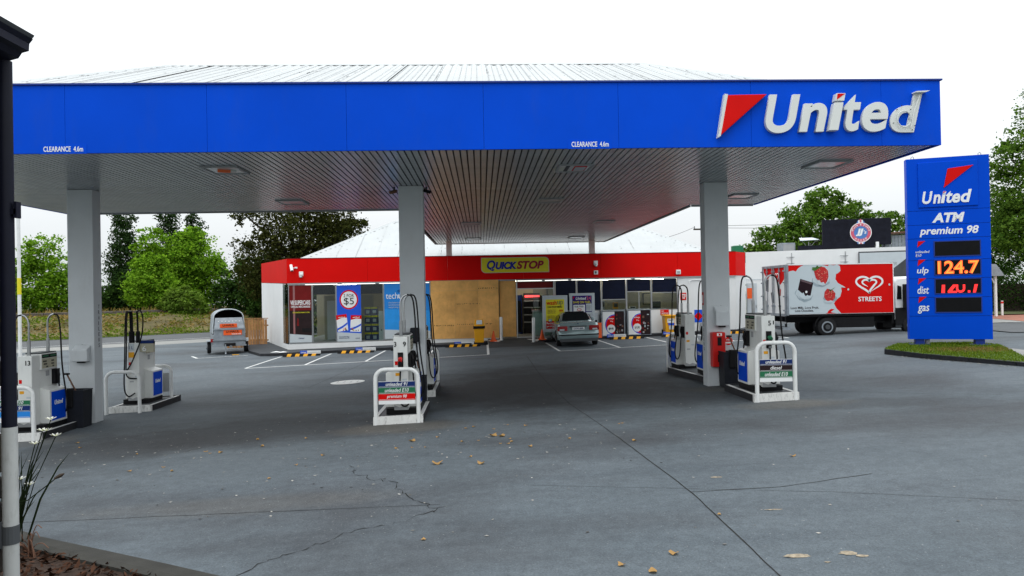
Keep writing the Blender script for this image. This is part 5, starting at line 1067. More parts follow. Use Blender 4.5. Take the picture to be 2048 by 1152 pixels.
MB().prism([(-.215, 4.535), (-.125, 4.535), (-.07, 4.81), (-.16, 4.81)], 'y', -.212, -.19).make('letter', M['print'], ps); MB().prism([(-.15, 4.83), (-.065, 4.83), (-.05, 4.91), (-.135, 4.91)], 'y', -.212, -.19).make('letter_dot', M['print'], ps); MB().prism([(-.13, 4.905), (-.055, 4.905), (-.14, 4.845)], 'y', -.216, -.212).make('dot_flag', M['signred'], ps)
TX(ps, 'lettering', 'ATM', (-.46, -.155, 3.92), .92, .31, M['print'], shear=.22, bold=.05); TX(ps, 'lettering', 'premium 98', (-.82, -.155, 3.47), 1.66, .32, M['print'], shear=.2, bold=.025)
for (z, nm, hh) in ((2.80, 'unleaded\nE10', .20), (2.20, 'ulp', .22), (1.60, 'dist', .20), (1.0, 'gas', .22)):
    big = hh and nm in ('ulp', 'dist', 'gas')
    MB().prism([(-.87, z+.54), (-.66, z+.545), (-.90, z+.34)], 'y', -.158, -.15).make('red_flag', M['signred'], ps)
    TX(ps, 'lettering', nm, (-.92 if big else -.95, -.156, z+.04 if nm != 'gas' else z-.0), .33 if big else .40, .26 if nm in ('ulp', 'gas') else .25 if big else .20, M['print'], shear=.2, bold=.012)
for z in (2.80, 2.20, 1.60, 1.0):
    d = MB().box(-.40, .86, -.157, -.15, z+.05, z+.50).make('display', M['screen'], ps); MB().box(-.43, -.40, -.165, -.15, z+.02, z+.53).box(.86, .89, -.165, -.15, z+.02, z+.53).box(-.40, .86, -.165, -.15, z+.50, z+.53).box(-.40, .86, -.165, -.15, z+.02, z+.05).make('display_bezel', M['darkblue'], d)
    if z == 2.20: TX(d, 'led_digits', '124.7', (-.33, -.160, z+.06), 1.16, .43, M['led'], bold=.04, ext=.001); TX(d, 'led_digit_core', '124.7', (-.32, -.164, z+.075), 1.13, .40, M['ledcore'], bold=-.005, ext=.001)
    if z == 1.60:                                   # only the lower part of these digits is lit
        b = MB()
        b.prism([(-.24, z+.06), (-.14, z+.06), (-.13, z+.32), (-.22, z+.32)], 'y', -.161, -.158)
        b.prism([(-.06, z+.06), (.20, z+.06), (.20, z+.12), (.06, z+.12), (.20, z+.32), (.09, z+.32), (-.06, z+.12)], 'y', -.161, -.158)
        b.add([(.30+.13*math.cos(a)*q, y_, z+.20+.14*math.sin(a)*q*1.0) for y_ in (-.161,) for q in (1, .52) for a in [PI*(1+k/10) for k in range(11)]], [(k, k+1, k+12, k+11) for k in range(10)])
        b.prism([(.17, z+.20), (.235, z+.20), (.235, z+.32), (.17, z+.32)], 'y', -.161, -.158).prism([(.365, z+.20), (.43, z+.20), (.43, z+.32), (.365, z+.32)], 'y', -.161, -.158)
        b.prism([(.50, z+.06), (.57, z+.06), (.57, z+.13), (.50, z+.13)], 'y', -.161, -.158).prism([(.64, z+.06), (.72, z+.06), (.78, z+.32), (.69, z+.32)], 'y', -.161, -.158)
        b.make('led_digits', M['ledred'], d)
for x in (-.95, .95): MB().tube([(x-.04, 0, 6.0), (x-.04, 0, 6.08), (x, 0, 6.12), (x+.04, 0, 6.08), (x+.04, 0, 6.0)], .012, 6).make('lifting_eye', M['grey'], ps)
t = T('conduit_cap', 'small grey conduit cap beside left foot of price sign', 'conduit', (14.45, 22.25, gz(14.5, 22.2))); MB().cyl((0, 0, 0), (0, 0, .16), .07, 10).make('pipe', M['grey'], t); MB().cyl((0, 0, .16), (0, 0, .2), .08, 10, .04).make('cap', M['grey'], t)

# ---------------------------------------------------------------- vehicles
def wheel(par, x, y, r, w, rim='chrome', side=1):
    t_ = MB().tube([(x-w/2, y, r), (x-w/2+.02, y, r), (x+w/2-.02, y, r), (x+w/2, y, r)], [r*.9, r, r, r*.9], 22).make('wheel', M['tyre'], par, smooth=True)
    s = side*w/2
    MB().cyl((x+s, y, r), (x+s+.012*side, y, r), r*.62, 18).make('rim', M[rim], t_); MB().cyl((x+s+.012*side, y, r), (x+s+.02*side, y, r), r*.42, 14).make('rim_dish', M['black'], t_); MB().cyl((x+s+.02*side, y, r), (x+s+.05*side, y, r), r*.2, 12).make('hub', M[rim], t_)
    return t_
car = T('parked_car', 'silver green sedan parked nose in at the shop kerb', 'car', (4.12, 29.75, G(4.1, 30)), -.03)
car.rotation_euler.y = -.025
def sec(y, hw, zb, zs, zt, ht):
    h = [(ht*.55, zt+.012), (ht, zt), (hw-.025, zs+.03), (hw, zs-.06), (hw+.012, (zb+zs)/2), (hw-.02, zb+.05), (hw-.10, zb)]
    return [(x, y, z) for x, z in h]+[(-x, y, z) for x, z in reversed(h)]
body = MB().loft([sec(-.02, .74, .40, .60, .64, .70), sec(.03, .83, .30, .64, .68, .78), sec(.09, .85, .27, .92, .97, .74), sec(.16, .87, .27, .95, 1.03, .74), sec(.5, .885, .25, .95, 1.045, .76), sec(1.0, .895, .23, .95, 1.02, .78),
                  sec(1.8, .90, .22, .94, .99, .80), sec(2.8, .90, .22, .92, .97, .80), sec(3.4, .89, .23, .88, .97, .76), sec(4.0, .875, .25, .80, .90, .70), sec(4.5, .82, .28, .68, .76, .62), sec(4.72, .68, .36, .55, .60, .5)])
body.make('body', M['car'], car, smooth=True)
def gsec(y, hb, zb, ht, zt): return [(hb, y, zb), (ht+.05, y, zt-.10), (ht-.03, y, zt-.015), (ht*.5, y, zt+.02), (-ht*.5, y, zt+.02), (-ht+.03, y, zt-.015), (-ht-.05, y, zt-.10), (-hb, y, zb)]
MB().loft([gsec(.82, .74, 1.0, .70, 1.05), gsec(1.22, .77, .99, .60, 1.33), gsec(1.50, .78, .98, .575, 1.41), gsec(2.0, .79, .97, .575, 1.435), gsec(2.7, .79, .95, .57, 1.42), gsec(3.05, .78, .95, .60, 1.30), gsec(3.65, .74, .94, .70, .99)]).make('cabin', M['car'], car, smooth=True)
MB().add([(-.63, .82, 1.10), (.63, .82, 1.10), (.51, 1.29, 1.412), (-.51, 1.29, 1.412)], [(0, 1, 2, 3)]).make('rear_window', M['carglass'], car)
MB().add([(-.60, 3.56, 1.04), (.60, 3.56, 1.04), (.52, 3.0, 1.36), (-.52, 3.0, 1.36)], [(0, 1, 2, 3)]).make('windscreen', M['carglass'], car)
for s in (-1, 1):
    b = MB(); b.add([(s*.79, 1.30, 1.02), (s*.80, 2.15, 1.01), (s*.665, 2.15, 1.345), (s*.672, 1.45, 1.30)], [(0, 1, 2, 3)]); b.add([(s*.80, 2.22, 1.01), (s*.80, 3.25, .99), (s*.69, 2.95, 1.26), (s*.665, 2.22, 1.345)], [(0, 1, 2, 3)]); b.make('side_window', M['carglass'], car)
    MB().box(min(s*.46, s*.885), max(s*.46, s*.885), .012, .30, .70, .90).make('tail_light', M['taillight'], car, bevel=.02); MB().box(min(s*.60, s*.80), max(s*.60, s*.80), .006, .012, .72, .78).make('reverse_light', M['postergrey'], car)
    MB().box(min(s*.90, s*1.06), max(s*.90, s*1.06), 2.95, 3.1, .98, 1.12).make('mirror', M['car'], car, bevel=.03)
    wheel(car, s*.79, .95, .315, .20, 'chrome', s); wheel(car, s*.79, 3.72, .315, .20, 'chrome', s)
MB().box(-.86, .86, -.045, .06, .50, .545).make('bumper_strip', M['black'], car, bevel=.01); MB().loft([[(-.78, -.03, .24), (.78, -.03, .24), (.80, -.01, .36), (-.80, -.01, .36)], [(-.78, .3, .22), (.78, .3, .22), (.8, .3, .36), (-.8, .3, .36)]]).make('rear_valance', M['darkgrey'], car)
pl_ = MB().box(-.26, .26, .028, .040, .735, .845).make('number_plate', M['print'], car); TX(pl_, 'lettering', '1AB 2CD'[:0] or 'OOO 000', (-.2, .020, .76), .4, .06, M['navy'], bold=.02)
MB().box(-.36, .36, .03, .1, .86, .90).make('plate_recess', M['darkgrey'], car); MB().cyl((0, .115, .965), (0, .095, .958), .045, 16).make('boot_badge', M['navy'], car)
MB().tube([(-.845, .13, .955), (.845, .13, .955)], .006, 5).make('boot_gap', M['black'], car); MB().box(-.42, .42, 1.36, 1.52, 1.415, 1.475).make('roof_spoiler', M['black'], car, bevel=.02)
for s in (-1, 1): MB().tube([(s*.895, .95+.36*math.cos(a), .315+.36*math.sin(a)) for a in [PI*k/10 for k in range(11)]], .035, 6).make('wheel_arch', M['black'], car)

tk = T('delivery_truck', 'red and white box truck with heart emblem and dessert graphics', 'truck', (15.4, 29.6, .42))
bx0, bx1, by0, by1, bz0, bz1 = 13.02, 17.72, 29.5, 31.9, 1.38, 3.52
mw(MB().box(bx0, bx1, by0, by1, bz0, bz1), 'box_body', M['print'], tk)
SY = by0-.004
mw(MB().box(bx0+.03, bx1-.03, SY-.006, by0-.001, bz0+.02, bz1-.03), 'side_panel', M['signred'], tk)
FX = lambda u: bx0+.03+u*(bx1-bx0-.06)
FZZ = lambda v: bz0+.02+v*(bz1-bz0-.05)
def side(name, pts, m, lay, par=tk): return mw(MB().prism([(FX(u), FZZ(v)) for u, v in pts], 'y', SY-.006-lay*.003, SY-.006-lay*.003+.0028), name, M[m], par)
edge = [(.115, 1.0), (.10, .93), (.06, .90), (.02, .91), (0, .86)]
milk = [(0, 0), (.36, 0), (.39, .035), (.455, 0), (.505, 0), (.46, .10), (.437, .20), (.455, .27), (.497, .34), (.512, .45), (.508, .53), (.55, .525), (.527, .56), (.478, .62), (.455, .70), (.462, .80), (.485, .83), (.505, .87), (.50, .97), (.475, 1.0),
        (.44, .985), (.40, 1.0), (.385, .97), (.36, .985), (.33, 1.0), (.16, 1.0), (.13, .97), (.105, .93), (.085, .87), (.06, .89), (.03, .88), (0, .85)]
side('milk_splash', milk, 'milk', 1)
side('red_gap', [(.40, .02), (.44, .085), (.41, .095), (.385, .06), (.37, .0), (.455, 0)], 'signred', 2)
def blob(cx, cy, rx, ry, n=22, j=.0, rot=0): 
    return [(cx+(rx*math.cos(a)*math.cos(rot)-ry*math.sin(a)*math.sin(rot))*(1+random.uniform(-j, j)), cy+(rx*math.cos(a)*math.sin(rot)*2.2+ry*math.sin(a)*math.cos(rot))*(1+random.uniform(-j, j))) for a in [2*PI*k/n for k in range(n)]]
side('splash_shade', blob(.165, .42, .085, .17, j=.12), 'milkshade', 2); side('splash_crown', blob(.166, .455, .085, .16, j=.10), 'milk', 3)
choc = [(.115, .45), (.145, .69), (.245, .62), (.22, .36), (.17, .36)]
side('chocolate_block', [(.10, .50), (.125, .72), (.245, .635), (.218, .375), (.165, .37)], 'choc', 4); side('chocolate_edge', [(.128, .675), (.137, .705), (.232, .635), (.226, .60)], 'choc2', 5); side('chocolate_face', [(.137, .645), (.216, .585), (.200, .43), (.125, .49)], 'choc', 6)
side('milk_drip', [(.095, .47), (.13, .40), (.15, .44), (.168, .36), (.19, .39), (.215, .33), (.16, .29), (.115, .35)], 'milk', 7); side('milk_drop', blob(.178, .45, .011, .025, 12), 'print', 7)
side('splash_shade', blob(.315, .66, .085, .11, j=.1), 'milkshade', 2); side('splash_crown', blob(.318, .69, .08, .10, j=.1), 'milk', 3)
side('strawberry', [(.255, .87), (.275, .95), (.315, .965), (.355, .95), (.385, .88), (.39, .76), (.375, .66), (.355, .60), (.33, .63), (.30, .66), (.27, .73)], 'berry', 5)
side('strawberry_leaf', [(.235, .90), (.262, .875), (.30, .925), (.335, .975), (.30, .96), (.285, .99), (.27, .95), (.24, .955)], 'berryleaf', 6)
side('milk_lip', [(.27, .72), (.285, .66), (.30, .70), (.318, .63), (.34, .65), (.36, .585), (.33, .57), (.29, .60)], 'milk', 7)
side('splash_shade', blob(.40, .31, .065, .08, j=.1), 'milkshade', 2)
side('raspberry', [(.35, .44), (.375, .51), (.40, .495), (.43, .47), (.452, .41), (.445, .31), (.42, .255), (.365, .26), (.345, .34)], 'berry', 5); side('raspberry_leaf', [(.385, .50), (.40, .45), (.412, .49), (.455, .54), (.415, .475), (.42, .44), (.405, .46)], 'berryleaf', 6); side('milk_lip', [(.34, .26), (.36, .275), (.38, .25), (.405, .27), (.43, .25), (.42, .22), (.36, .22)], 'milk', 7)
sd_ = MB()
for k in range(46):
    if k < 30: cx_, cz_, rx_, rz_ = .325, .79, .055, .15
    else: cx_, cz_, rx_, rz_ = .40, .37, .042, .10
    a = random.uniform(0, 2*PI); r_ = math.sqrt(random.random()); u, v = cx_+rx_*r_*math.cos(a), cz_+rz_*r_*math.sin(a); x, z = FX(u), FZZ(v); sd_.box(x-.008, x+.008, SY-.030, SY-.024, z-.013, z+.013)
o = mw(sd_, 'seed_print', M['seed'], tk); o['kind'] = 'stuff'
for u, v in ((.575, .485), (.965, .57)): side('milk_drop', blob(u, v, .009, .022, 12), 'milk', 2)
# heart emblem: two open ribbons
def heart_pts(n=60):
    return [(16*math.sin(a)**3/16, (13*math.cos(a)-5*math.cos(2*a)-2*math.cos(3*a)-math.cos(4*a))/16) for a in [2*PI*k/n for k in range(n+1)]]
def hribbon(cx, cz, sx, sz, w, a, c, par=tk, y=None, taper=(1, 1), nm='heart_ribbon'):
    H = heart_pts(); p = H[a:c+1]; b = MB(); N = len(p); yy = SY-.014 if y is None else y
    for i, (x, z) in enumerate(p):
        q0 = p[max(0, i-1)]; q1 = p[min(N-1, i+1)]; dx, dz = (q1[0]-q0[0])*sx, (q1[1]-q0[1])*sz; l = math.hypot(dx, dz) or 1
        f = min(1, .15+i/6 if taper[0] == 0 else 1, .15+(N-1-i)/14 if taper[1] == 0 else 1)
        for s in (-1, 1): b.v.append((cx+x*sx-dz/l*w/2*f*s, yy, cz+z*sz+dx/l*w/2*f*s))
    for i in range(N-1): b.f.append((2*i, 2*i+1, 2*i+3, 2*i+2))
    return mw(b, nm, M['print'], par)
hx, hz = FX(.775), FZZ(.595)
def heart_strip(pts_w, nm='heart_ribbon'):
    b = MB(); N = len(pts_w)
    for i, (x, z, w) in enumerate(pts_w):
        q0 = pts_w[max(0, i-1)]; q1 = pts_w[min(N-1, i+1)]; dx, dz = q1[0]-q0[0], q1[1]-q0[1]; l = math.hypot(dx, dz) or 1
        for s_ in (-1, 1): b.v.append((hx+x-dz/l*w/2*s_, SY-.014, hz+z+dx/l*w/2*s_))
    for i in range(N-1): b.f.append((2*i, 2*i+1, 2*i+3, 2*i+2))
    mw(b, nm, M['print'], tk)
H_ = heart_pts(); OX, OZ, IX, IZ = .58, .40, .31, .20
o_ = lambda k, f=0.: (H_[k % 60][0]*(OX+(IX-OX)*f), H_[k % 60][1]*(OZ+(IZ-OZ)*f)+.02*f)
heart_strip([o_(k)+(.085*min(1, .12+(25-k)/9),) for k in range(0, 26)])                                     # right lobe, tapering out
heart_strip([o_(k)+(.085,) for k in range(60, 30, -1)]+[o_(k, (30-k)/11)+(.085,) for k in range(30, 19, -1)]+[o_(k, 1)+(.075,) for k in range(18, -1, -1)])   # left lobe sweeping up into the inner heart
heart_strip([o_(k, 1)+(.075*min(1, .12+(k-36)/8),) for k in range(60, 35, -1)])                             # inner left lobe, tapering out
TX(tk, 'lettering', 'STREETS', (FX(.668)-15.4, SY-.012-29.6, FZZ(.235)-.42), 1.02, .20, M['print'], bold=.05)
M['brown'] = M['choc']
TX(tk, 'lettering', 'Love Milk. Love Fruit.', (FX(.03)-15.4, SY-.013-29.6, FZZ(.105)-.42), 1.22, .10, M['choc'], bold=.015); TX(tk, 'lettering', 'Love Chocolate.', (FX(.07)-15.4, SY-.013-29.6, FZZ(.045)-.42), .80, .10, M['choc'], bold=.015)
mw(MB().box(bx0, bx1, by0-.02, by0, bz1-.03, bz1+.01).box(bx1-.03, bx1, by0-.02, by0, bz0, bz1-.03), 'top_rail', M['print'], tk)
mw(MB().box(bx0-.005, bx0+.09, by0-.03, by0+.02, bz0-.03, bz1+.01), 'corner_post', M['galv'], tk)
# rear doors
rd = mw(MB().box(bx0-.03, bx0-.001, by0+.04, by1-.04, bz0, bz1-.02), 'rear_door', M['print'], tk)
def rear(name, pts, m, lay): return mw(MB().prism([(by1-.04-u*(by1-by0-.08), bz0+v*(bz1-bz0)) for u, v in pts], 'x', bx0-.03-lay*.003, bx0-.03-lay*.003+.0028), name, M[m], rd)
rear('red_print', [(.03, .97), (.97, .97), (.97, .72), (.80, .60), (.70, .66), (.60, .70), (.50, .80), (.35, .83), (.22, .72), (.12, .80), (.03, .88)], 'signred', 1); rear('chocolate_print', [(.12, .48), (.12, .70), (.26, .72), (.24, .46)], 'choc', 2); rear('chocolate_print', [(.40, .24), (.36, .44), (.46, .46), (.5, .22)], 'choc', 2); rear('berry_print', [(.70, .36), (.66, .50), (.72, .56), (.82, .50), (.80, .38)], 'berry', 2)
mw(MB().tube([(bx0-.046, (by0+by1)/2-.35+.2*math.sin(a)**3, 3.02+.2*(13*math.cos(a)-5*math.cos(2*a)-2*math.cos(3*a)-math.cos(4*a))/16) for a in [2*PI*k/24 for k in range(25)]], .018, 4), 'heart_print', M['print'], rd)
fr = MB()
for y in (by0+.02, by1-.02): fr.box(bx0-.06, bx0-.03, y-.05, y+.05, bz0-.05, bz1)
for z in (bz0-.02, bz1-.06): fr.box(bx0-.07, bx0-.03, by0+.07, by1-.07, z-.05, z+.06)
mw(fr, 'door_frame', M['galv'], tk)
for y in (by0+.55, by0+1.12, by0+1.28, by1-.55): mw(MB().cyl((bx0-.07, y, bz0), (bx0-.07, y, bz1-.03), .022, 8).box(bx0-.1, bx0-.03, y-.05, y+.05, bz0+.32, bz0+.40).box(bx0-.1, bx0-.03, y-.04, y+.04, bz1-.3, bz1-.22), 'lock_rod', M['galv'], tk)
for y in (by0+.02, by1-.02):
    for z in (bz0+.15, bz0+.75, bz0+1.35, bz0+1.85): mw(MB().box(bx0-.11, bx0-.06, y-.10, y+.10, z, z+.06), 'hinge', M['galv'], tk)
mw(MB().box(bx0+.1, 19.2, by0+.7, by0+.85, 1.0, 1.3).box(bx0+.1, 19.2, by1-.85, by1-.7, 1.0, 1.3), 'chassis_rail', M['black'], tk); mw(MB().box(bx0+.02, bx1-.02, by0+.05, by1-.05, 1.28, 1.37), 'sub_frame', M['black'], tk)
mw(MB().box(14.9, 16.9, by0+.1, by0+.6, .78, 1.24), 'side_locker', M['black'], tk, bevel=.03); mw(MB().box(bx0-.1, bx0+.25, by0+.2, by1-.2, .72, .84), 'rear_bumper', M['galv'], tk); mw(MB().box(bx0-.35, bx0+.1, by0+.3, by1-.3, .98, 1.06), 'tail_step', M['grey'], tk)
mw(MB().box(bx0+.1, bx0+.16, by0+.35, by0+.45, .8, 1.3).box(bx0+.1, bx0+.16, by1-.45, by1-.35, .8, 1.3), 'bumper_arm', M['black'], tk)
for y, sd_ in ((by0+.17, -1), (by1-.17, 1), (by0+.45, -1), (by1-.45, 1)):
    def tw(x): 
        o = MB().tube([(x, y-.12, .82), (x, y-.1, .82), (x, y+.1, .82), (x, y+.12, .82)], [.36, .40, .40, .36], 24); w_ = mw(o, 'wheel', M['tyre'], tk, smooth=True)
        if abs(y-by0-.17) < .01 or abs(y-by1+.17) < .01:
            yy = y+sd_*.122; mw(MB().cyl((x, yy, .82), (x, yy+.01*sd_, .82), .25, 18), 'rim', M['galv'], w_); mw(MB().cyl((x, yy+.01*sd_, .82), (x, yy+.02*sd_, .82), .19, 16), 'rim_dish', M['black'], w_); mw(MB().cyl((x, yy+.02*sd_, .82), (x, yy+.06*sd_, .82), .10, 14), 'hub', M['darkgrey'], w_)
    tw(14.80)
    if sd_*(y-by0-1.2) > .8: tw(18.55)
mw(MB().tube([(14.80+.5*math.cos(a), by0+.12, .84+.5*math.sin(a)) for a in [PI*k/10 for k in range(11)]], .03, 6), 'mudguard', M['black'], tk)
mw(MB().prism([(17.86, 1.05), (19.55, 1.05), (19.6, 1.9), (19.3, 2.85), (19.1, 2.95), (17.95, 2.85), (17.86, 2.7)], 'y', by0+.12, by1-.12), 'cab', M['print'], tk, bevel=.05)
mw(MB().prism([(17.92, 1.95), (18.12, 1.95), (18.12, 2.5), (17.96, 2.55)], 'y', by0+.10, by0+.118).prism([(18.35, 1.85), (19.35, 1.85), (19.15, 2.65), (18.40, 2.65)], 'y', by0+.10, by0+.118), 'cab_window', M['carglass'], tk)
mw(MB().box(18.08, 18.40, by0-.25, by0-.02, 1.55, 2.60).box(18.2, 18.26, by0-.1, by0+.13, 1.6, 1.68), 'cab_mirror', M['black'], tk, bevel=.04); mw(MB().box(17.85, 19.57, by0+.09, by0+.13, .85, 1.58), 'cab_skirt', M['black'], tk); mw(MB().box(17.74, 17.85, by0+.2, by1-.2, .9, 2.3), 'cab_gap_panel', M['black'], tk); mw(MB().box(17.8, 18.2, by0+.3, by0+1.0, .7, 1.2), 'battery_box', M['black'], tk); mw(MB().box(17.88, 19.5, by0+.14, by0+.2, .75, 1.1), 'cab_step', M['darkgrey'], tk)

tr_ = T('cargo_trailer', 'galvanised hire trailer with orange panels and open arched top', 'trailer', (-12.3, 34.9, G(-12.3, 35)), .42)
MB().box(-.73, .73, 0, 2.6, .42, .95).make('tub', M['galv'], tr_, bevel=.01); MB().box(-.70, .70, -.05, .0, .70, 1.24).make('tailboard', M['galv'], tr_, bevel=.015)
MB().add([(-.72, .05, .95), (.72, .05, .95), (.62, .35, 1.78), (-.62, .35, 1.78), (-.72, .1, .95), (.72, .1, .95), (.62, .40, 1.78), (-.62, .40, 1.78)], [(0, 1, 2, 3), (4, 7, 6, 5), (0, 4, 5, 1), (1, 5, 6, 2), (2, 6, 7, 3), (3, 7, 4, 0)]).make('sloping_panel', M['galv'], tr_)
arch = lambda y, s=1., dz=0: [(-.74*s, y, 1.0)]+[(-.70*s*math.cos(a), y, 1.70+dz+.50*s*math.sin(a)**.8) for a in [PI*k/12 for k in range(1, 12)]]+[(.74*s, y, 1.0)]
MB().loft([arch(.42), arch(2.6)], closed=False, caps=False).make('arched_cover', M['galv'], tr_, smooth=True); MB().loft([arch(.44, .96), arch(2.58, .96)], closed=False, caps=False).make('cover_lining', M['black'], tr_); MB().poly(arch(2.57, .97)).make('rear_wall', M['black'], tr_)
rim_ = MB().tube(arch(.42), .03, 6).make('cover_rim', M['postergrey'], tr_)
for (x0, x1, z0, z1, y, sz, nm) in ((-.42, .36, 1.30, 1.49, .155, .1, 'U-HAUL'), (-.28, .56, .94, 1.18, -.062, .12, 'U-HAUL')):
    p = MB().box(x0, x1, y-.012, y, z0, z1).make('orange_plate', M['orange'], tr_)
    TX(p, 'lettering', nm, (x0+.12, y-.016, z0+(.06 if y > 0 else .12)), x1-x0-.24, .10, M['black'], bold=.05)
    if y < 0: TX(p, 'lettering', 'TRAILER HIRE', (x0+.36, y-.016, z0+.02), .44, .06, M['print'], bold=.03)
riv = MB()
for k in range(7): riv.box(-.5+k*.16, -.46+k*.16, .20, .24, 1.58+random.uniform(-.02, .02), 1.63)
o = riv.make('rivets', M['print'], tr_); o['kind'] = 'stuff'
MB().box(-.72, .72, -.09, -.02, 1.20, 1.27).box(-.76, .76, -.12, -.04, .68, .74).box(-.76, .76, -.1, .02, .40, .46).make('cross_rail', M['galv'], tr_); MB().box(-.70, .70, -.06, 0, .46, .70).make('front_board', M['galv'], tr_)
MB().box(-.25, .25, -.30, -.06, .42, .56).make('toolbox', M['black'], tr_, bevel=.02); MB().tube([(0, -.06, .40), (0, -.75, .40)], .035, 8).make('drawbar', M['galv'], tr_); MB().cyl((0, -.75, .44), (0, -.9, .44), .05, 10).make('coupling', M['chrome'], tr_)
MB().cyl((-.22, -.4, .52), (-.22, -.4, .06), .025, 8).make('jockey_leg', M['galv'], tr_); MB().cyl((-.25, -.4, .06), (-.19, -.4, .06), .06, 12).make('jockey_wheel', M['galv'], tr_)
for s in (-1, 1): wheel(tr_, s*.86, 1.2, .29, .17, 'galv', s); MB().box(s*.86-.12, s*.86+.12, .8, 1.6, .60, .64).make('mudguard', M['galv'], tr_, bevel=.02); MB().box(s*.80-.06, s*.80+.06, -.05, .05, .62, .78).make('marker_light', M['taillight'] if s < 0 else M['postergrey'], tr_)
MB().box(.05, .35, -.8, -.6, 0, .03).make('yellow_chock', M['yellow'], tr_)

# ---------------------------------------------------------------- trees
RNG = np.random.default_rng(5)
def leafcloud(lobes, n, size, up=.35, clump=.22, shell=.55):
    n, size = int(n*1.5), size*.82
    """quads gathered in clumps through the outer part of each ellipsoid lobe"""
    w = np.array([l[3]*l[4]*l[5] for l in lobes])**.67; w /= w.sum(); C = []
    for (cx, cy, cz, rx, ry, rz), f in zip(lobes, w):
        k = max(20, int(n*f)); nc = max(8, k//26)
        d = RNG.normal(size=(nc, 3)); d /= np.linalg.norm(d, axis=1)[:, None]
        r = shell+(1-shell)*RNG.random(nc)**.6; r *= 1+RNG.normal(0, .07, nc)
        cc = d*r[:, None]*np.array([rx, ry, rz])+np.array([cx, cy, cz])
        q = RNG.integers(0, nc, k); s = clump*min(rx, rz)
        C.append(cc[q]+RNG.normal(size=(k, 3))*np.array([s, s, s*.6])*.75)
    C = np.concatenate(C); m = len(C)
    nrm = RNG.normal(size=(m, 3)); nrm[:, 2] = np.abs(nrm[:, 2])+up; nrm /= np.linalg.norm(nrm, axis=1)[:, None]
    a = np.cross(nrm, RNG.normal(size=(m, 3))); a /= np.linalg.norm(a, axis=1)[:, None]; b = np.cross(nrm, a)
    s = size*(.6+.8*RNG.random(m))[:, None]
    V = np.stack([C-a*s*.5, C+b*s*.34-nrm*s*.08, C+a*s*.5, C-b*s*.34-nrm*s*.08], 1).reshape(-1, 3)
    return V, np.arange(m*4).reshape(-1, 4)
def tree(name, label, cat, x, y, z, lobes, n, size, mat, th, tr, group=None, limbs=4, bark='wood_dark', sub=14, **k):
    t = T(name, label, cat, (x, y, z), group=group)
    big = sorted(lobes, key=lambda l: -l[3]*l[5])[:5]; lobes = list(lobes)
    if sub:
        for _ in range(sub):                                       # smaller boughs that break the outline
            l = random.choice(big); a = random.uniform(0, 2*PI); e = random.uniform(-.3, 1.3); q = random.uniform(.24, .40)
            lobes.append((l[0]+l[3]*.95*math.cos(a)*math.cos(e), l[1]+l[4]*.8*math.sin(a)*math.cos(e), l[2]+l[5]*.95*math.sin(e), l[3]*q, l[4]*q, l[5]*q*.9))
    V, F = leafcloud(lobes, n, size, **k); npmesh('crown', V, F, mat, t)
    if th:
        b = MB().tube([(0, 0, -.3), (.04, 0, th*.35), (-.05, .05, th*.7), (0, 0, th)], [tr*1.25, tr, tr*.8, tr*.45], 9); b.make('trunk', M[bark], t, smooth=True)
        for i in range(limbs):
            l = lobes[i % len(lobes)]; q = Vector(l[:3]); s = Vector((0, 0, th*random.uniform(.45, .85))); mid = s.lerp(q, .5)+Vector((random.uniform(-.3, .3), 0, random.uniform(-.2, .5)))
            MB().tube([s, mid, q], [tr*.5, tr*.32, tr*.12], 7).make('limb', M[bark], t, smooth=True)
    return t
lf_b = leafm('foliage_bright', (.045, .125, .008), (.25, .43, .04), .40); lf_m = leafm('foliage_mid', (.06, .12, .015), (.18, .27, .05), .38)
lf_d = leafm('foliage_dark_poplar', (.012, .030, .012), (.045, .085, .026), .25); lf_k = leafm('foliage_dark', (.012, .030, .009), (.05, .10, .022), .28)
lf_br = leafm('foliage_bronze', (.014, .020, .007), (.075, .080, .022), .25); lf_r = leafm('foliage_plane', (.03, .075, .011), (.14, .24, .04), .38)
ez = 1.3
def lob(*a): return [tuple(q) for q in a]
tree('round_tree', 'bright green bushy tree at far left beyond the road', 'tree', -44.9, 74, ez-.4, lob((-.6, 0, 3.0, 2.6, 2.4, 2.6), (1.4, 0, 2.6, 2.2, 2.2, 2.6), (.0, .3, 6.6, 1.9, 1.8, 1.9), (-1.9, 0, 5.0, 1.5, 1.5, 1.6), (2.0, -.3, 4.6, 1.3, 1.4, 1.6), (-1.6, 0, 1.4, 1.6, 1.6, 1.4)), 9500, .34, lf_b, 3.5, .3, 'round green trees beyond the road')
def poplar(label, x, y, h, r, n):
    lobes = []
    for k in range(13):
        f = k/12; rr_ = r*(math.sin(PI*min(1, .16+f*.86))**.75)*(1+random.uniform(-.12, .12))
        lobes.append((random.uniform(-.3, .3)*r, random.uniform(-.3, .3)*r, .6+f*(h-1.2), max(.35, rr_*.8), max(.35, rr_*.8), h*.105))
    return tree('poplar_tree', label, 'tree', x, y, ez-.6, lobes, n, .30, lf_d, h*.6, .25, 'tall narrow poplars beyond the road', limbs=3, sub=0, clump=.3, shell=.4, up=.1)
poplar('tall dark poplar standing alone right of the left column', -42.0, 84, 14.6, 2.1, 8500); poplar('tall dark poplar whose top is cut by the canopy edge', -38.9, 90, 17.5, 2.1, 7500); poplar('dark poplar just right of the other two, slightly shorter', -36.6, 91, 15.8, 1.8, 6500)
tree('round_tree', 'narrow bright green tree between the poplars', 'tree', -35.3, 77, ez-.5, lob((0, 0, 3, 1.6, 1.8, 2.6), (0, 0, 7.6, 1.5, 1.5, 2.0), (-.7, 0, 5.4, 1.2, 1.4, 1.6)), 5500, .34, lf_b, 4, .25, 'round green trees beyond the road')
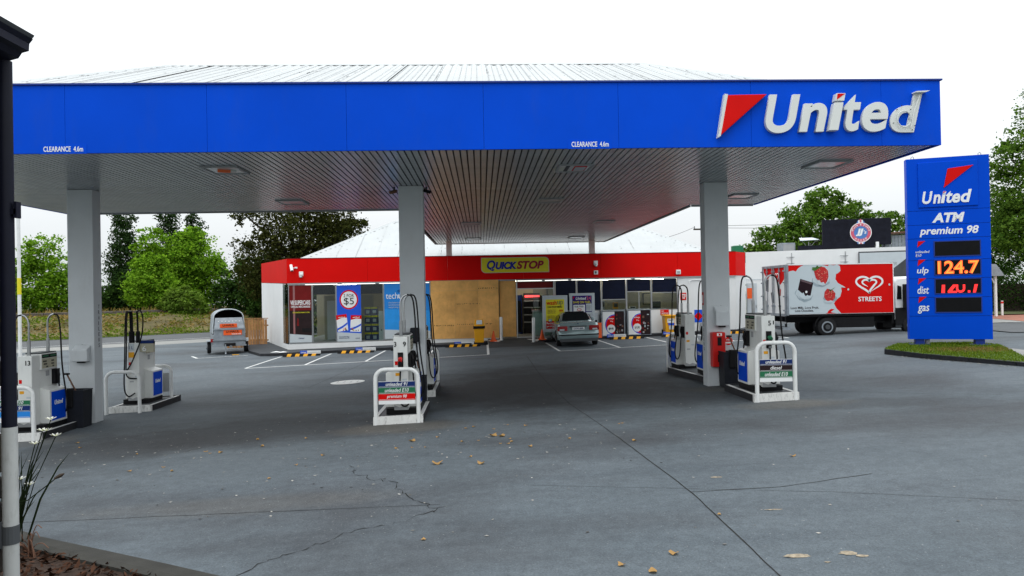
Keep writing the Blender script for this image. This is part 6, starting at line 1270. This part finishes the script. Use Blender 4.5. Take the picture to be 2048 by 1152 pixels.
tree('round_tree', 'widest bright green tree right of the poplars', 'tree', -31.5, 78, ez-.5, lob((.2, 0, 6.2, 2.6, 2.4, 2.8), (-1.0, 0, 4.4, 1.8, 2.0, 2.2), (2.3, 0, 4.0, 1.9, 2, 2.3), (0, 0, 2.4, 3.0, 2.6, 2.2), (.1, 0, 8.0, 1.5, 1.5, 1.5), (2.9, 0, 5.2, 1.1, 1.2, 1.2)), 12000, .36, lf_b, 4.5, .35, 'round green trees beyond the road')
tree('round_tree', 'low bright green tree in front of the widest one', 'tree', -32.6, 71, ez-.2, lob((0, 0, 3.6, 1.9, 1.8, 2.0), (-.7, 0, 2.2, 1.7, 1.6, 1.8), (.9, 0, 2.0, 1.6, 1.6, 1.6), (.1, 0, 5.0, 1.2, 1.2, 1.1)), 6500, .32, lf_b, 3, .22, 'round green trees beyond the road')
def bush(label, x, y, z, rx, rz, n, m, s=.3, g='bushes along the embankment top'):
    return tree('bush', label, 'bush', x, y, z, lob((0, 0, rz*.7, rx*.7, rx*.6, rz), (-rx*.55, 0, rz*.5, rx*.5, rx*.5, rz*.75), (rx*.55, 0, rz*.5, rx*.5, rx*.5, rz*.7)), n, s, m, rz*.9, .12, g, limbs=2)
bush('light green feathery bush at the foot of the widest tree', -27.4, 66, 1.0, 2.1, 1.5, 4200, lf_m); bush('dark bush left of the trailer arch', -23.6, 70, 1.0, 2.6, 3.0, 5000, lf_k, .34)
bush('dark bush behind the trailer arch', -19.6, 67, 1.0, 2.8, 3.0, 5000, lf_k, .34); bush('dark bush under the poplars', -38.5, 79, .9, 3.0, 2.4, 4500, lf_k, .34); bush('dark bush at the foot of far left tree', -47.5, 70, .8, 2.6, 1.6, 3500, lf_k, .34)
bush('dark bush behind the left column', -42.8, 77, .8, 2.8, 2.2, 3500, lf_k, .34); bush('tall dark bush left of the big dark tree', -21.6, 75, 1.0, 2.6, 4.0, 4800, lf_k, .34); bush('dark bush beside the left shop corner', -15.4, 58, 1.0, 2.6, 2.4, 4200, lf_k, .3); bush('rounded bush behind the paling fence', -12.0, 53, .2, 2.6, 3.0, 4200, lf_k, .3)
tree('spreading_tree', 'big dark bronze tree rising behind the left shop roof', 'tree', -14.0, 56, .6, lob((0, 0, 6.6, 3.4, 3, 2.6), (-3.2, 0, 5.2, 2.2, 2.2, 2.0), (3.2, 0, 6.4, 2.0, 2, 1.8), (-1.6, 0, 8.6, 2.4, 2.2, 1.6), (2.4, 0, 8.4, 2.4, 2.2, 1.6), (-4.4, 0, 8.4, 1.2, 1.2, .8), (-3.4, 0, 3.4, 2.0, 2, 1.6), (0, 0, 4.2, 2.8, 2.4, 1.8), (4.3, 0, 7.8, 1.0, 1, .8), (-2.0, .2, 2.6, 2.2, 2, 1.6), (1.2, .4, 6.0, 2.6, 2.2, 2.2)), 21000, .25, lf_br, 7.5, .42, limbs=9, clump=.26, shell=.35)
tree('spreading_tree', 'wide green tree behind the white building and black board', 'tree', 30.8, 62, .5, lob((0, 0, 7.2, 4.0, 3.4, 2.4), (-3.8, 0, 5.6, 3.0, 2.6, 2.0), (4.2, 0, 6.6, 3.2, 2.8, 1.9), (.2, 0, 9.6, 2.0, 2, 1.4), (-2.0, 0, 8.0, 1.8, 1.6, 1.4), (-6.4, 0, 5.2, 1.4, 1.4, 1.0), (6.9, 0, 8.0, 1.2, 1.2, .9), (7.4, 0, 5.6, 1.6, 1.5, 1.5), (3.4, 0, 8.7, 1.5, 1.4, 1.0)), 15000, .33, lf_r, 6.5, .4, limbs=9, clump=.24, shell=.45)
tree('street_tree', 'tall leafy tree at the right edge beyond the price sign', 'tree', 37.6, 45, .5, lob((0, 0, 6, 3.0, 2.6, 2.2), (-1.6, 0, 8.4, 2.2, 2, 1.8), (.2, 0, 11.4, 2.4, 2.2, 2.0), (-2.2, 0, 5.4, 1.8, 1.8, 1.6), (1.0, 0, 14.0, 2.2, 2, 1.6), (-2.4, 0, 10.2, 1.3, 1.2, 1.2), (-2.6, 0, 7.4, 1.2, 1.2, 1.1)), 14000, .26, lf_r, 11, .35, limbs=7, clump=.25, shell=.4)
tree('street_tree', 'dark tree filling the gap between sign and right edge', 'tree', 39.5, 56, .5, lob((0, 0, 5.5, 4, 3, 3.2), (-3, 0, 4.6, 2.4, 2.2, 2.4), (3, 0, 5, 3, 2.6, 3)), 9000, .32, lf_k, 6, .35, limbs=4)
hd = T('clipped_hedge', 'tall dark green hedge beyond the red footpath', 'hedge', (38, 47, .6)); V, F = leafcloud(lob(*[(x, RNG.normal()*.1, 1.25, 1.1, .7, 1.35) for x in np.arange(-6, 10, 1.1)]), 11000, .17, clump=.4, shell=.5); npmesh('foliage', V, F, lf_k, hd)
MB().box(-6, 9, -.2, .2, 0, 1.9).make('inner_stems', M['wood_dark'], hd)
V, F = leafcloud(lob(*[(x, 128+RNG.normal()*6, 3.0+RNG.normal()*.8, 7, 5, 3.6+RNG.normal()*.7) for x in np.arange(-150, 170, 7)]), 26000, .75, clump=.3)
o = npmesh('distant_trees', V, F, lf_k); o['kind'] = 'stuff'

# grass and weeds
def blades(name, pts, h, m, w=.02, parent=None, kind='stuff', lean=.5):
    P = np.asarray(pts, float); n = len(P); a = RNG.random(n)*2*PI; hh = h*(.5+RNG.random(n)); d = np.stack([np.cos(a), np.sin(a), 0*a], 1)*w*(.6+.8*RNG.random(n))[:, None]
    ln = RNG.normal(size=(n, 3))*lean*hh[:, None]; ln[:, 2] = 0; t = P+ln+np.stack([0*a, 0*a, hh], 1)
    V = np.stack([P-d, P+d, t+d*.25, t-d*.25], 1).reshape(-1, 3); o = npmesh(name, V, np.arange(n*4).reshape(-1, 4), m, parent)
    if kind: o['kind'] = kind
    return o
def inpoly(x, y, poly):
    c = False; j = len(poly)-1
    for i in range(len(poly)):
        if (poly[i][1] > y) != (poly[j][1] > y) and x < (poly[j][0]-poly[i][0])*(y-poly[i][1])/(poly[j][1]-poly[i][1])+poly[i][0]: c = not c
        j = i
    return c
pt = []
while len(pt) < 13000:
    x, y = random.uniform(12.3, 16.6), random.uniform(16.8, 23.2)
    if inpoly(x, y, gp): pt.append((x, y, gz(x, y)-.01))
dry = [p for p in pt if math.hypot((p[0]-14.6)/1.6, (p[1]-20.3)/.9) < random.uniform(.3, 1.2)]; ds = set(dry)
blades('island_grass', [p for p in pt if p not in ds], .04, M['grass'], .010); blades('dry_island_grass', dry, .035, M['drygrass'], .010)
def emz(n):
    for (n0_, z0_), (n1_, z1_) in zip(prof, prof[1:]):
        if n0_ <= n <= n1_: return z0_+(z1_-z0_)*(n-n0_)/(n1_-n0_)
    return 1.3
pt = []; pg = []
for _ in range(19000):
    s, n = random.uniform(-26, 50), random.uniform(10.6, 18.6); x, y = rp(s, n); patch = math.sin(s*.55+n)+math.sin(s*1.7-n*.8)*.7
    (pg if patch+random.uniform(-1, 1) < -.1 or n < 12 else pt).append((x, y, emz(n)))
blades('embankment_dry_grass', pt, .10, M['drygrass'], .09, lean=1.2); blades('embankment_grass', pg, .10, M['grass'], .09, lean=1.2)
pt = [rp(random.uniform(-26, 50), random.uniform(9.3, 11))+(-.26,) for _ in range(3500)]; blades('verge_grass', pt, .12, M['grass'], .05)
pt = [rp(random.uniform(-26, 50), random.uniform(18.4, 22))+(1.35,) for _ in range(2500)]; blades('embankment_top_weeds', pt, .4, M['drygrass'], .04)

# ---------------------------------------------------------------- poles, wires, shelter
t = T('utility_pole', 'thin power pole with cross arm seen over the shop roof', 'power pole', (22.4, 70, .5)); MB().cyl((0, 0, 0), (0, 0, 8.7), .12, 8, .09).make('pole', M['wood_dark'], t); MB().box(-.9, .9, -.06, .06, 8.0, 8.15).make('cross_arm', M['wood_dark'], t)
for x in (-.8, 0, .8): MB().cyl((x, 0, 8.15), (x, 0, 8.4), .05, 6).make('insulator', M['grey'], t)
def wire(label, a, b, sag, r=.02):
    a, b = Vector(a), Vector(b); o = MB().tube([a.lerp(b, k/16)-Vector((0, 0, sag*4*(k/16)*(1-k/16))) for k in range(17)], r, 5).make('overhead_wire', M['darkgrey']); tag(o, label, 'wire', 'overhead wires against the sky')
wire('upper overhead wire running right from the thin pole', (22.4, 70, 8.9), (70, 66, 10.5), .5); wire('lower overhead wire running right from the thin pole', (23.2, 70, 8.7), (70, 66, 9.6), .6); wire('overhead wire dropping left from the pole to the roof', (21.6, 70, 8.8), (13, 60, 6.6), .3)
t = T('shelter', 'white posted verandah with grey roof behind the price sign', 'shelter', (30.2, 40.6, .55))
for x, y in ((.25, -.2), (-.5, .6), (-2.2, -.2)): MB().box(x-.06, x+.06, y-.06, y+.06, 0, 2.45).make('post', M['hoop'], t)
MB().tube([(.2, -.2, 2.0), (.05, -.2, 2.3), (-.25, -.2, 2.4)], .04, 6).make('bracket', M['hoop'], t); MB().prism([(-3, 2.45), (.55, 2.45), (.55, 2.55), (.1, 3.15), (-2.6, 3.15), (-3, 2.55)], 'y', -.5, 2.2).make('roof', M['galv'], t)
t = T('road_post', 'short white marker post with red tip beyond the price sign', 'post', (31.6, 41.4, .55)); MB().box(-.06, .06, -.03, .03, 0, .95).make('post', M['hoop'], t); MB().box(-.065, .065, -.035, .035, .78, .9).make('reflector', M['redplastic'], t)
t = T('banner_pole', 'slim white pole with yellow band behind the dark downpipe', 'pole', (-19.62, 30.8, -.4)); MB().cyl((0, 0, 0), (0, 0, 6.9), .07, 10).make('pole', M['hoop'], t, smooth=True); MB().cyl((0, 0, 3.25), (0, 0, 3.95), .078, 10).make('yellow_band', M['signyellow'], t)

# ---------------------------------------------------------------- foreground left: wall corner, gutter, downpipe, plants
wl = T('stone_wall', 'rough dark stone wall corner at the left edge', 'wall', (-3.4, 3.8, -.3))
mw(MB().box(-4.6, -2.69, 3.0, 4.03, -.3, 3.86), 'wall_core', M['stone'], wl)
z = -.28; rw = 0
while z < 3.8:
    hgt = random.uniform(.14, .24); y = 3.02-(.12 if rw % 2 else 0)
    while y < 4.0:
        w_ = random.uniform(.22, .36); y1 = min(y+w_, 4.04)
        b = MB().box(-2.72, -2.665+random.uniform(-.008, .006), max(3.0, y)+.008, y1-.008, z+.008, min(z+hgt, 3.85)-.008); mw(b, 'stone', M['stone'], wl, bevel=.015); y += w_
    x = -2.70
    while x > -4.5: w_ = random.uniform(.25, .4); mw(MB().box(x-w_+.01, x-.01, 4.03, 4.05, z+.01, min(z+hgt, 3.85)-.01), 'stone', M['stone'], wl); x -= w_
    z += hgt; rw += 1
gu = T('roof_gutter', 'dark moulded gutter end above the downpipe at upper left', 'gutter', (-2.6, 3.5, 3.9))
mw(MB().prism([(-2.455, 4.0), (-2.475, 3.975), (-2.478, 3.935), (-2.515, 3.925), (-2.535, 3.895), (-2.62, 3.872), (-2.9, 3.86), (-2.9, 4.0)], 'y', 1.5, 4.0), 'gutter', M['pipedark'], gu); mw(MB().prism([(-2.47, 4.0), (-4.6, 4.9), (-4.6, 4.95), (-2.452, 4.025)], 'y', 1.4, 4.01), 'roof_edge', M['darkgrey'], gu)
dp = T('downpipe', 'dark navy downpipe with pale painted lower length at left edge', 'downpipe', (-2.611, 4.0, -.3))
MB().cyl((0, 0, 2.16), (0, 0, 4.18), .0365, 18).make('upper_pipe', M['pipedark'], dp, smooth=True); MB().cyl((0, 0, 0), (0, 0, 2.16), .0385, 18).make('lower_pipe', pm('pale_pipe_paint', (.42, .43, .42), .5, var=.08, scale=5, dirt=.6, dcol=(.1, .09, .08)), dp, smooth=True)
MB().cyl((0, 0, 1.52), (0, 0, 1.62), .0415, 16).make('pipe_strap', M['darkgrey'], dp); MB().box(-.08, -.03, -.03, .03, 1.5, 1.64).make('strap_bracket', M['darkgrey'], dp); MB().box(.03, .06, -.02, .02, 3.33, 3.36).box(.05, .066, -.02, .02, 3.31, 3.40).make('wall_bracket', M['pipedark'], dp)
fp = T('flowering_plant', 'strappy dark leaved plant with white flowers in the garden bed', 'plant', (-5.15, 7.95, G(-5.1, 8)+.02))
for k in range(24):
    a = random.uniform(-.35, 1.0); L_ = random.uniform(.5, 1.15); lx, ly = math.sin(a)*L_*.42+.05, random.uniform(-.25, .2); bx, by = random.uniform(-.12, .12), random.uniform(-.15, .15); w_ = random.uniform(.006, .012)
    p = [Vector((bx, by, 0)), Vector((bx+lx*.35, by+ly*.4, L_*.5)), Vector((bx+lx*.8, by+ly*.8, L_*.85)), Vector((bx+lx*1.1, by+ly, L_))]; b = MB()
    for i, q in enumerate(p): ww = w_*(1, 1.1, .8, .1)[i]; b.v += [(q.x-ww, q.y, q.z), (q.x+ww, q.y, q.z)]
    for i in range(3): b.f.append((2*i, 2*i+1, 2*i+3, 2*i+2))
    b.make('strap_leaf', M['stem'], fp)
for x, z in ((.45, 1.42), (.36, 1.30), (.50, 1.24), (.28, 1.16), (.40, 1.30), (.22, .72), (.12, .78)):
    MB().tube([(0, 0, 0), (x*.5, -.05, z*.6), (x, -.08, z)], .005, 5).make('flower_stalk', M['stem'], fp); b = MB()
    for j in range(7):
        a = j*2*PI/7; b.add([(x, -.08, z), (x+.045*math.cos(a-.3), -.08+.045*math.sin(a-.3), z+.02), (x+.06*math.cos(a), -.08+.06*math.sin(a), z+.03), (x+.045*math.cos(a+.3), -.08+.045*math.sin(a+.3), z+.02)], [(0, 1, 2, 3)])
    b.make('flower', M['petal'], fp)
MB().tube([(.05, -.2, .55), (.3, -.25, .6), (.55, -.28, .78), (.62, -.28, .84)], .006, 5).make('seed_stalk', M['stem'], fp); MB().tube([(.6, -.28, .83), (.66, -.28, .86), (.7, -.28, .88)], [.012, .022, .006], 6).make('seed_head', M['wood_dark'], fp)
tw_ = T('dry_weed', 'tangle of thin brown dry stems by the garden kerb', 'weed', (-4.75, 7.6, G(-4.7, 7.6)))
for k in range(16):
    a = random.uniform(0, PI); r_ = random.uniform(.2, .5); MB().tube(curve([(0, 0, .05), (.3*r_*math.cos(a), -.2*r_, .3*r_+.1), (.8*r_*math.cos(a), -.3*r_, .5*r_+random.uniform(-.1, .2)), (1.2*r_*math.cos(a), -.35*r_, .3*r_+random.uniform(-.1, .3))], 4), .0045, 4).make('stem', M['rust'], tw_)
pts = []
V = []; 
for _ in range(7000):
    t_ = random.random(); i = random.randrange(len(kp)-1); q = lerp2(kp[i], kp[i+1], t_); d = random.uniform(.12, 2.2); V.append((q[0]-.58*d, q[1]-.8*d, G(*q)+.065+random.uniform(0, .03)))
P = np.array(V); n = len(P); nr = RNG.normal(size=(n, 3)); nr[:, 2] = np.abs(nr[:, 2])+.6; nr /= np.linalg.norm(nr, axis=1)[:, None]; a_ = np.cross(nr, RNG.normal(size=(n, 3))); a_ /= np.linalg.norm(a_, axis=1)[:, None]; b_ = np.cross(nr, a_); s_ = (.02+.045*RNG.random(n))[:, None]
o = npmesh('bark_mulch', np.stack([P-a_*s_, P-b_*s_*.35, P+a_*s_, P+b_*s_*.35], 1).reshape(-1, 3), np.arange(n*4).reshape(-1, 4), M['mulch']); o['kind'] = 'stuff'

# ---------------------------------------------------------------- fallen leaves and grit
def leafmesh(r, curl):
    b = MB(); k = 15; ring = []
    for i in range(k):
        a = 2*PI*i/k; q = r*(.55+.45*abs(math.cos(2.5*a)))*random.uniform(.85, 1.1); ring.append((q*math.cos(a), q*math.sin(a)*.8, curl*(math.cos(a)**2)*r+random.uniform(0, .12)*r))
    b.v = [(0, 0, .004)]+ring; b.f = [(0, 1+i, 1+(i+1) % k) for i in range(k)]; return b
for i, (x, y, r, lab) in enumerate(((-.71, 10.7, .10, 'largest orange brown leaf lying curled on open asphalt'), (-.05, 10.53, .075, 'orange brown leaf right of the largest curled leaf'), (.17, 12.5, .085, 'pale tan leaf in a close pair under the canopy edge'), (.32, 12.42, .075, 'yellowish leaf beside the pale tan one under canopy edge'),
                                 (-1.26, 12.48, .075, 'tan leaf lying left below the middle pump'), (1.76, 6.55, .055, 'round tan leaf near the bottom of the ground joint'), (1.23, 6.37, .045, 'small cream leaf at the bottom edge left of the joint'), (1.47, 6.17, .05, 'cream leaf cut by the bottom edge of the picture'), (2.45, 11.4, .05, 'orange leaf just right of the ground joint'))):
    o = leafmesh(r, .45).make('fallen_leaf', M['deadleaf'], loc=(x, y, G(x, y)+.006), rz=random.uniform(0, 6)); tag(o, lab, 'leaf', 'larger fallen leaves on the forecourt')
for i in range(38):
    if i < 22: x, y = random.gauss(-.9, 1.3), random.gauss(12.3, 1.0)
    elif i < 33: x, y = random.gauss(-5.6, 1.5), random.gauss(13.2, 1.1)
    else: x, y = random.uniform(-6.5, 5), random.uniform(7, 12)
    o = leafmesh(random.uniform(.025, .05), random.uniform(.2, .6)).make('fallen_leaf', M['deadleaf'], loc=(x, y, G(x, y)+.005), rz=random.uniform(0, 6)); tag(o, 'small dry leaf scattered on the dark asphalt before the pumps', 'leaf', 'small fallen leaves scattered before the pumps')
lv = MB()
for i in range(650):
    u = random.random()
    if u < .45: x, y = random.gauss(-1.2, 2.2), random.gauss(12.3, 1.8)
    elif u < .7: x, y = random.gauss(-5.8, 1.8), random.gauss(13.2, 1.6)
    elif u < .8:
        k = random.random(); x, y = 12.45+.85*k+random.gauss(0, .05)-.14, 20.8-3.9*k+random.gauss(0, .12)
    else: x, y = random.uniform(-9, 9), random.uniform(6, 16)
    r = random.uniform(.006, .02)*(1.8 if .7 < u < .8 else 1); z = G(x, y)+.005; a = random.uniform(0, 6)
    lv.add([(x+r*math.cos(a+k*1.57)*(1.6 if k % 2 else 1), y+r*math.sin(a+k*1.57)*(1.6 if k % 2 else 1), z+random.uniform(0, .008)) for k in range(4)], [(0, 1, 2, 3)])
o = lv.make('leaf_litter', M['litter'], kind='stuff')
fit_all()
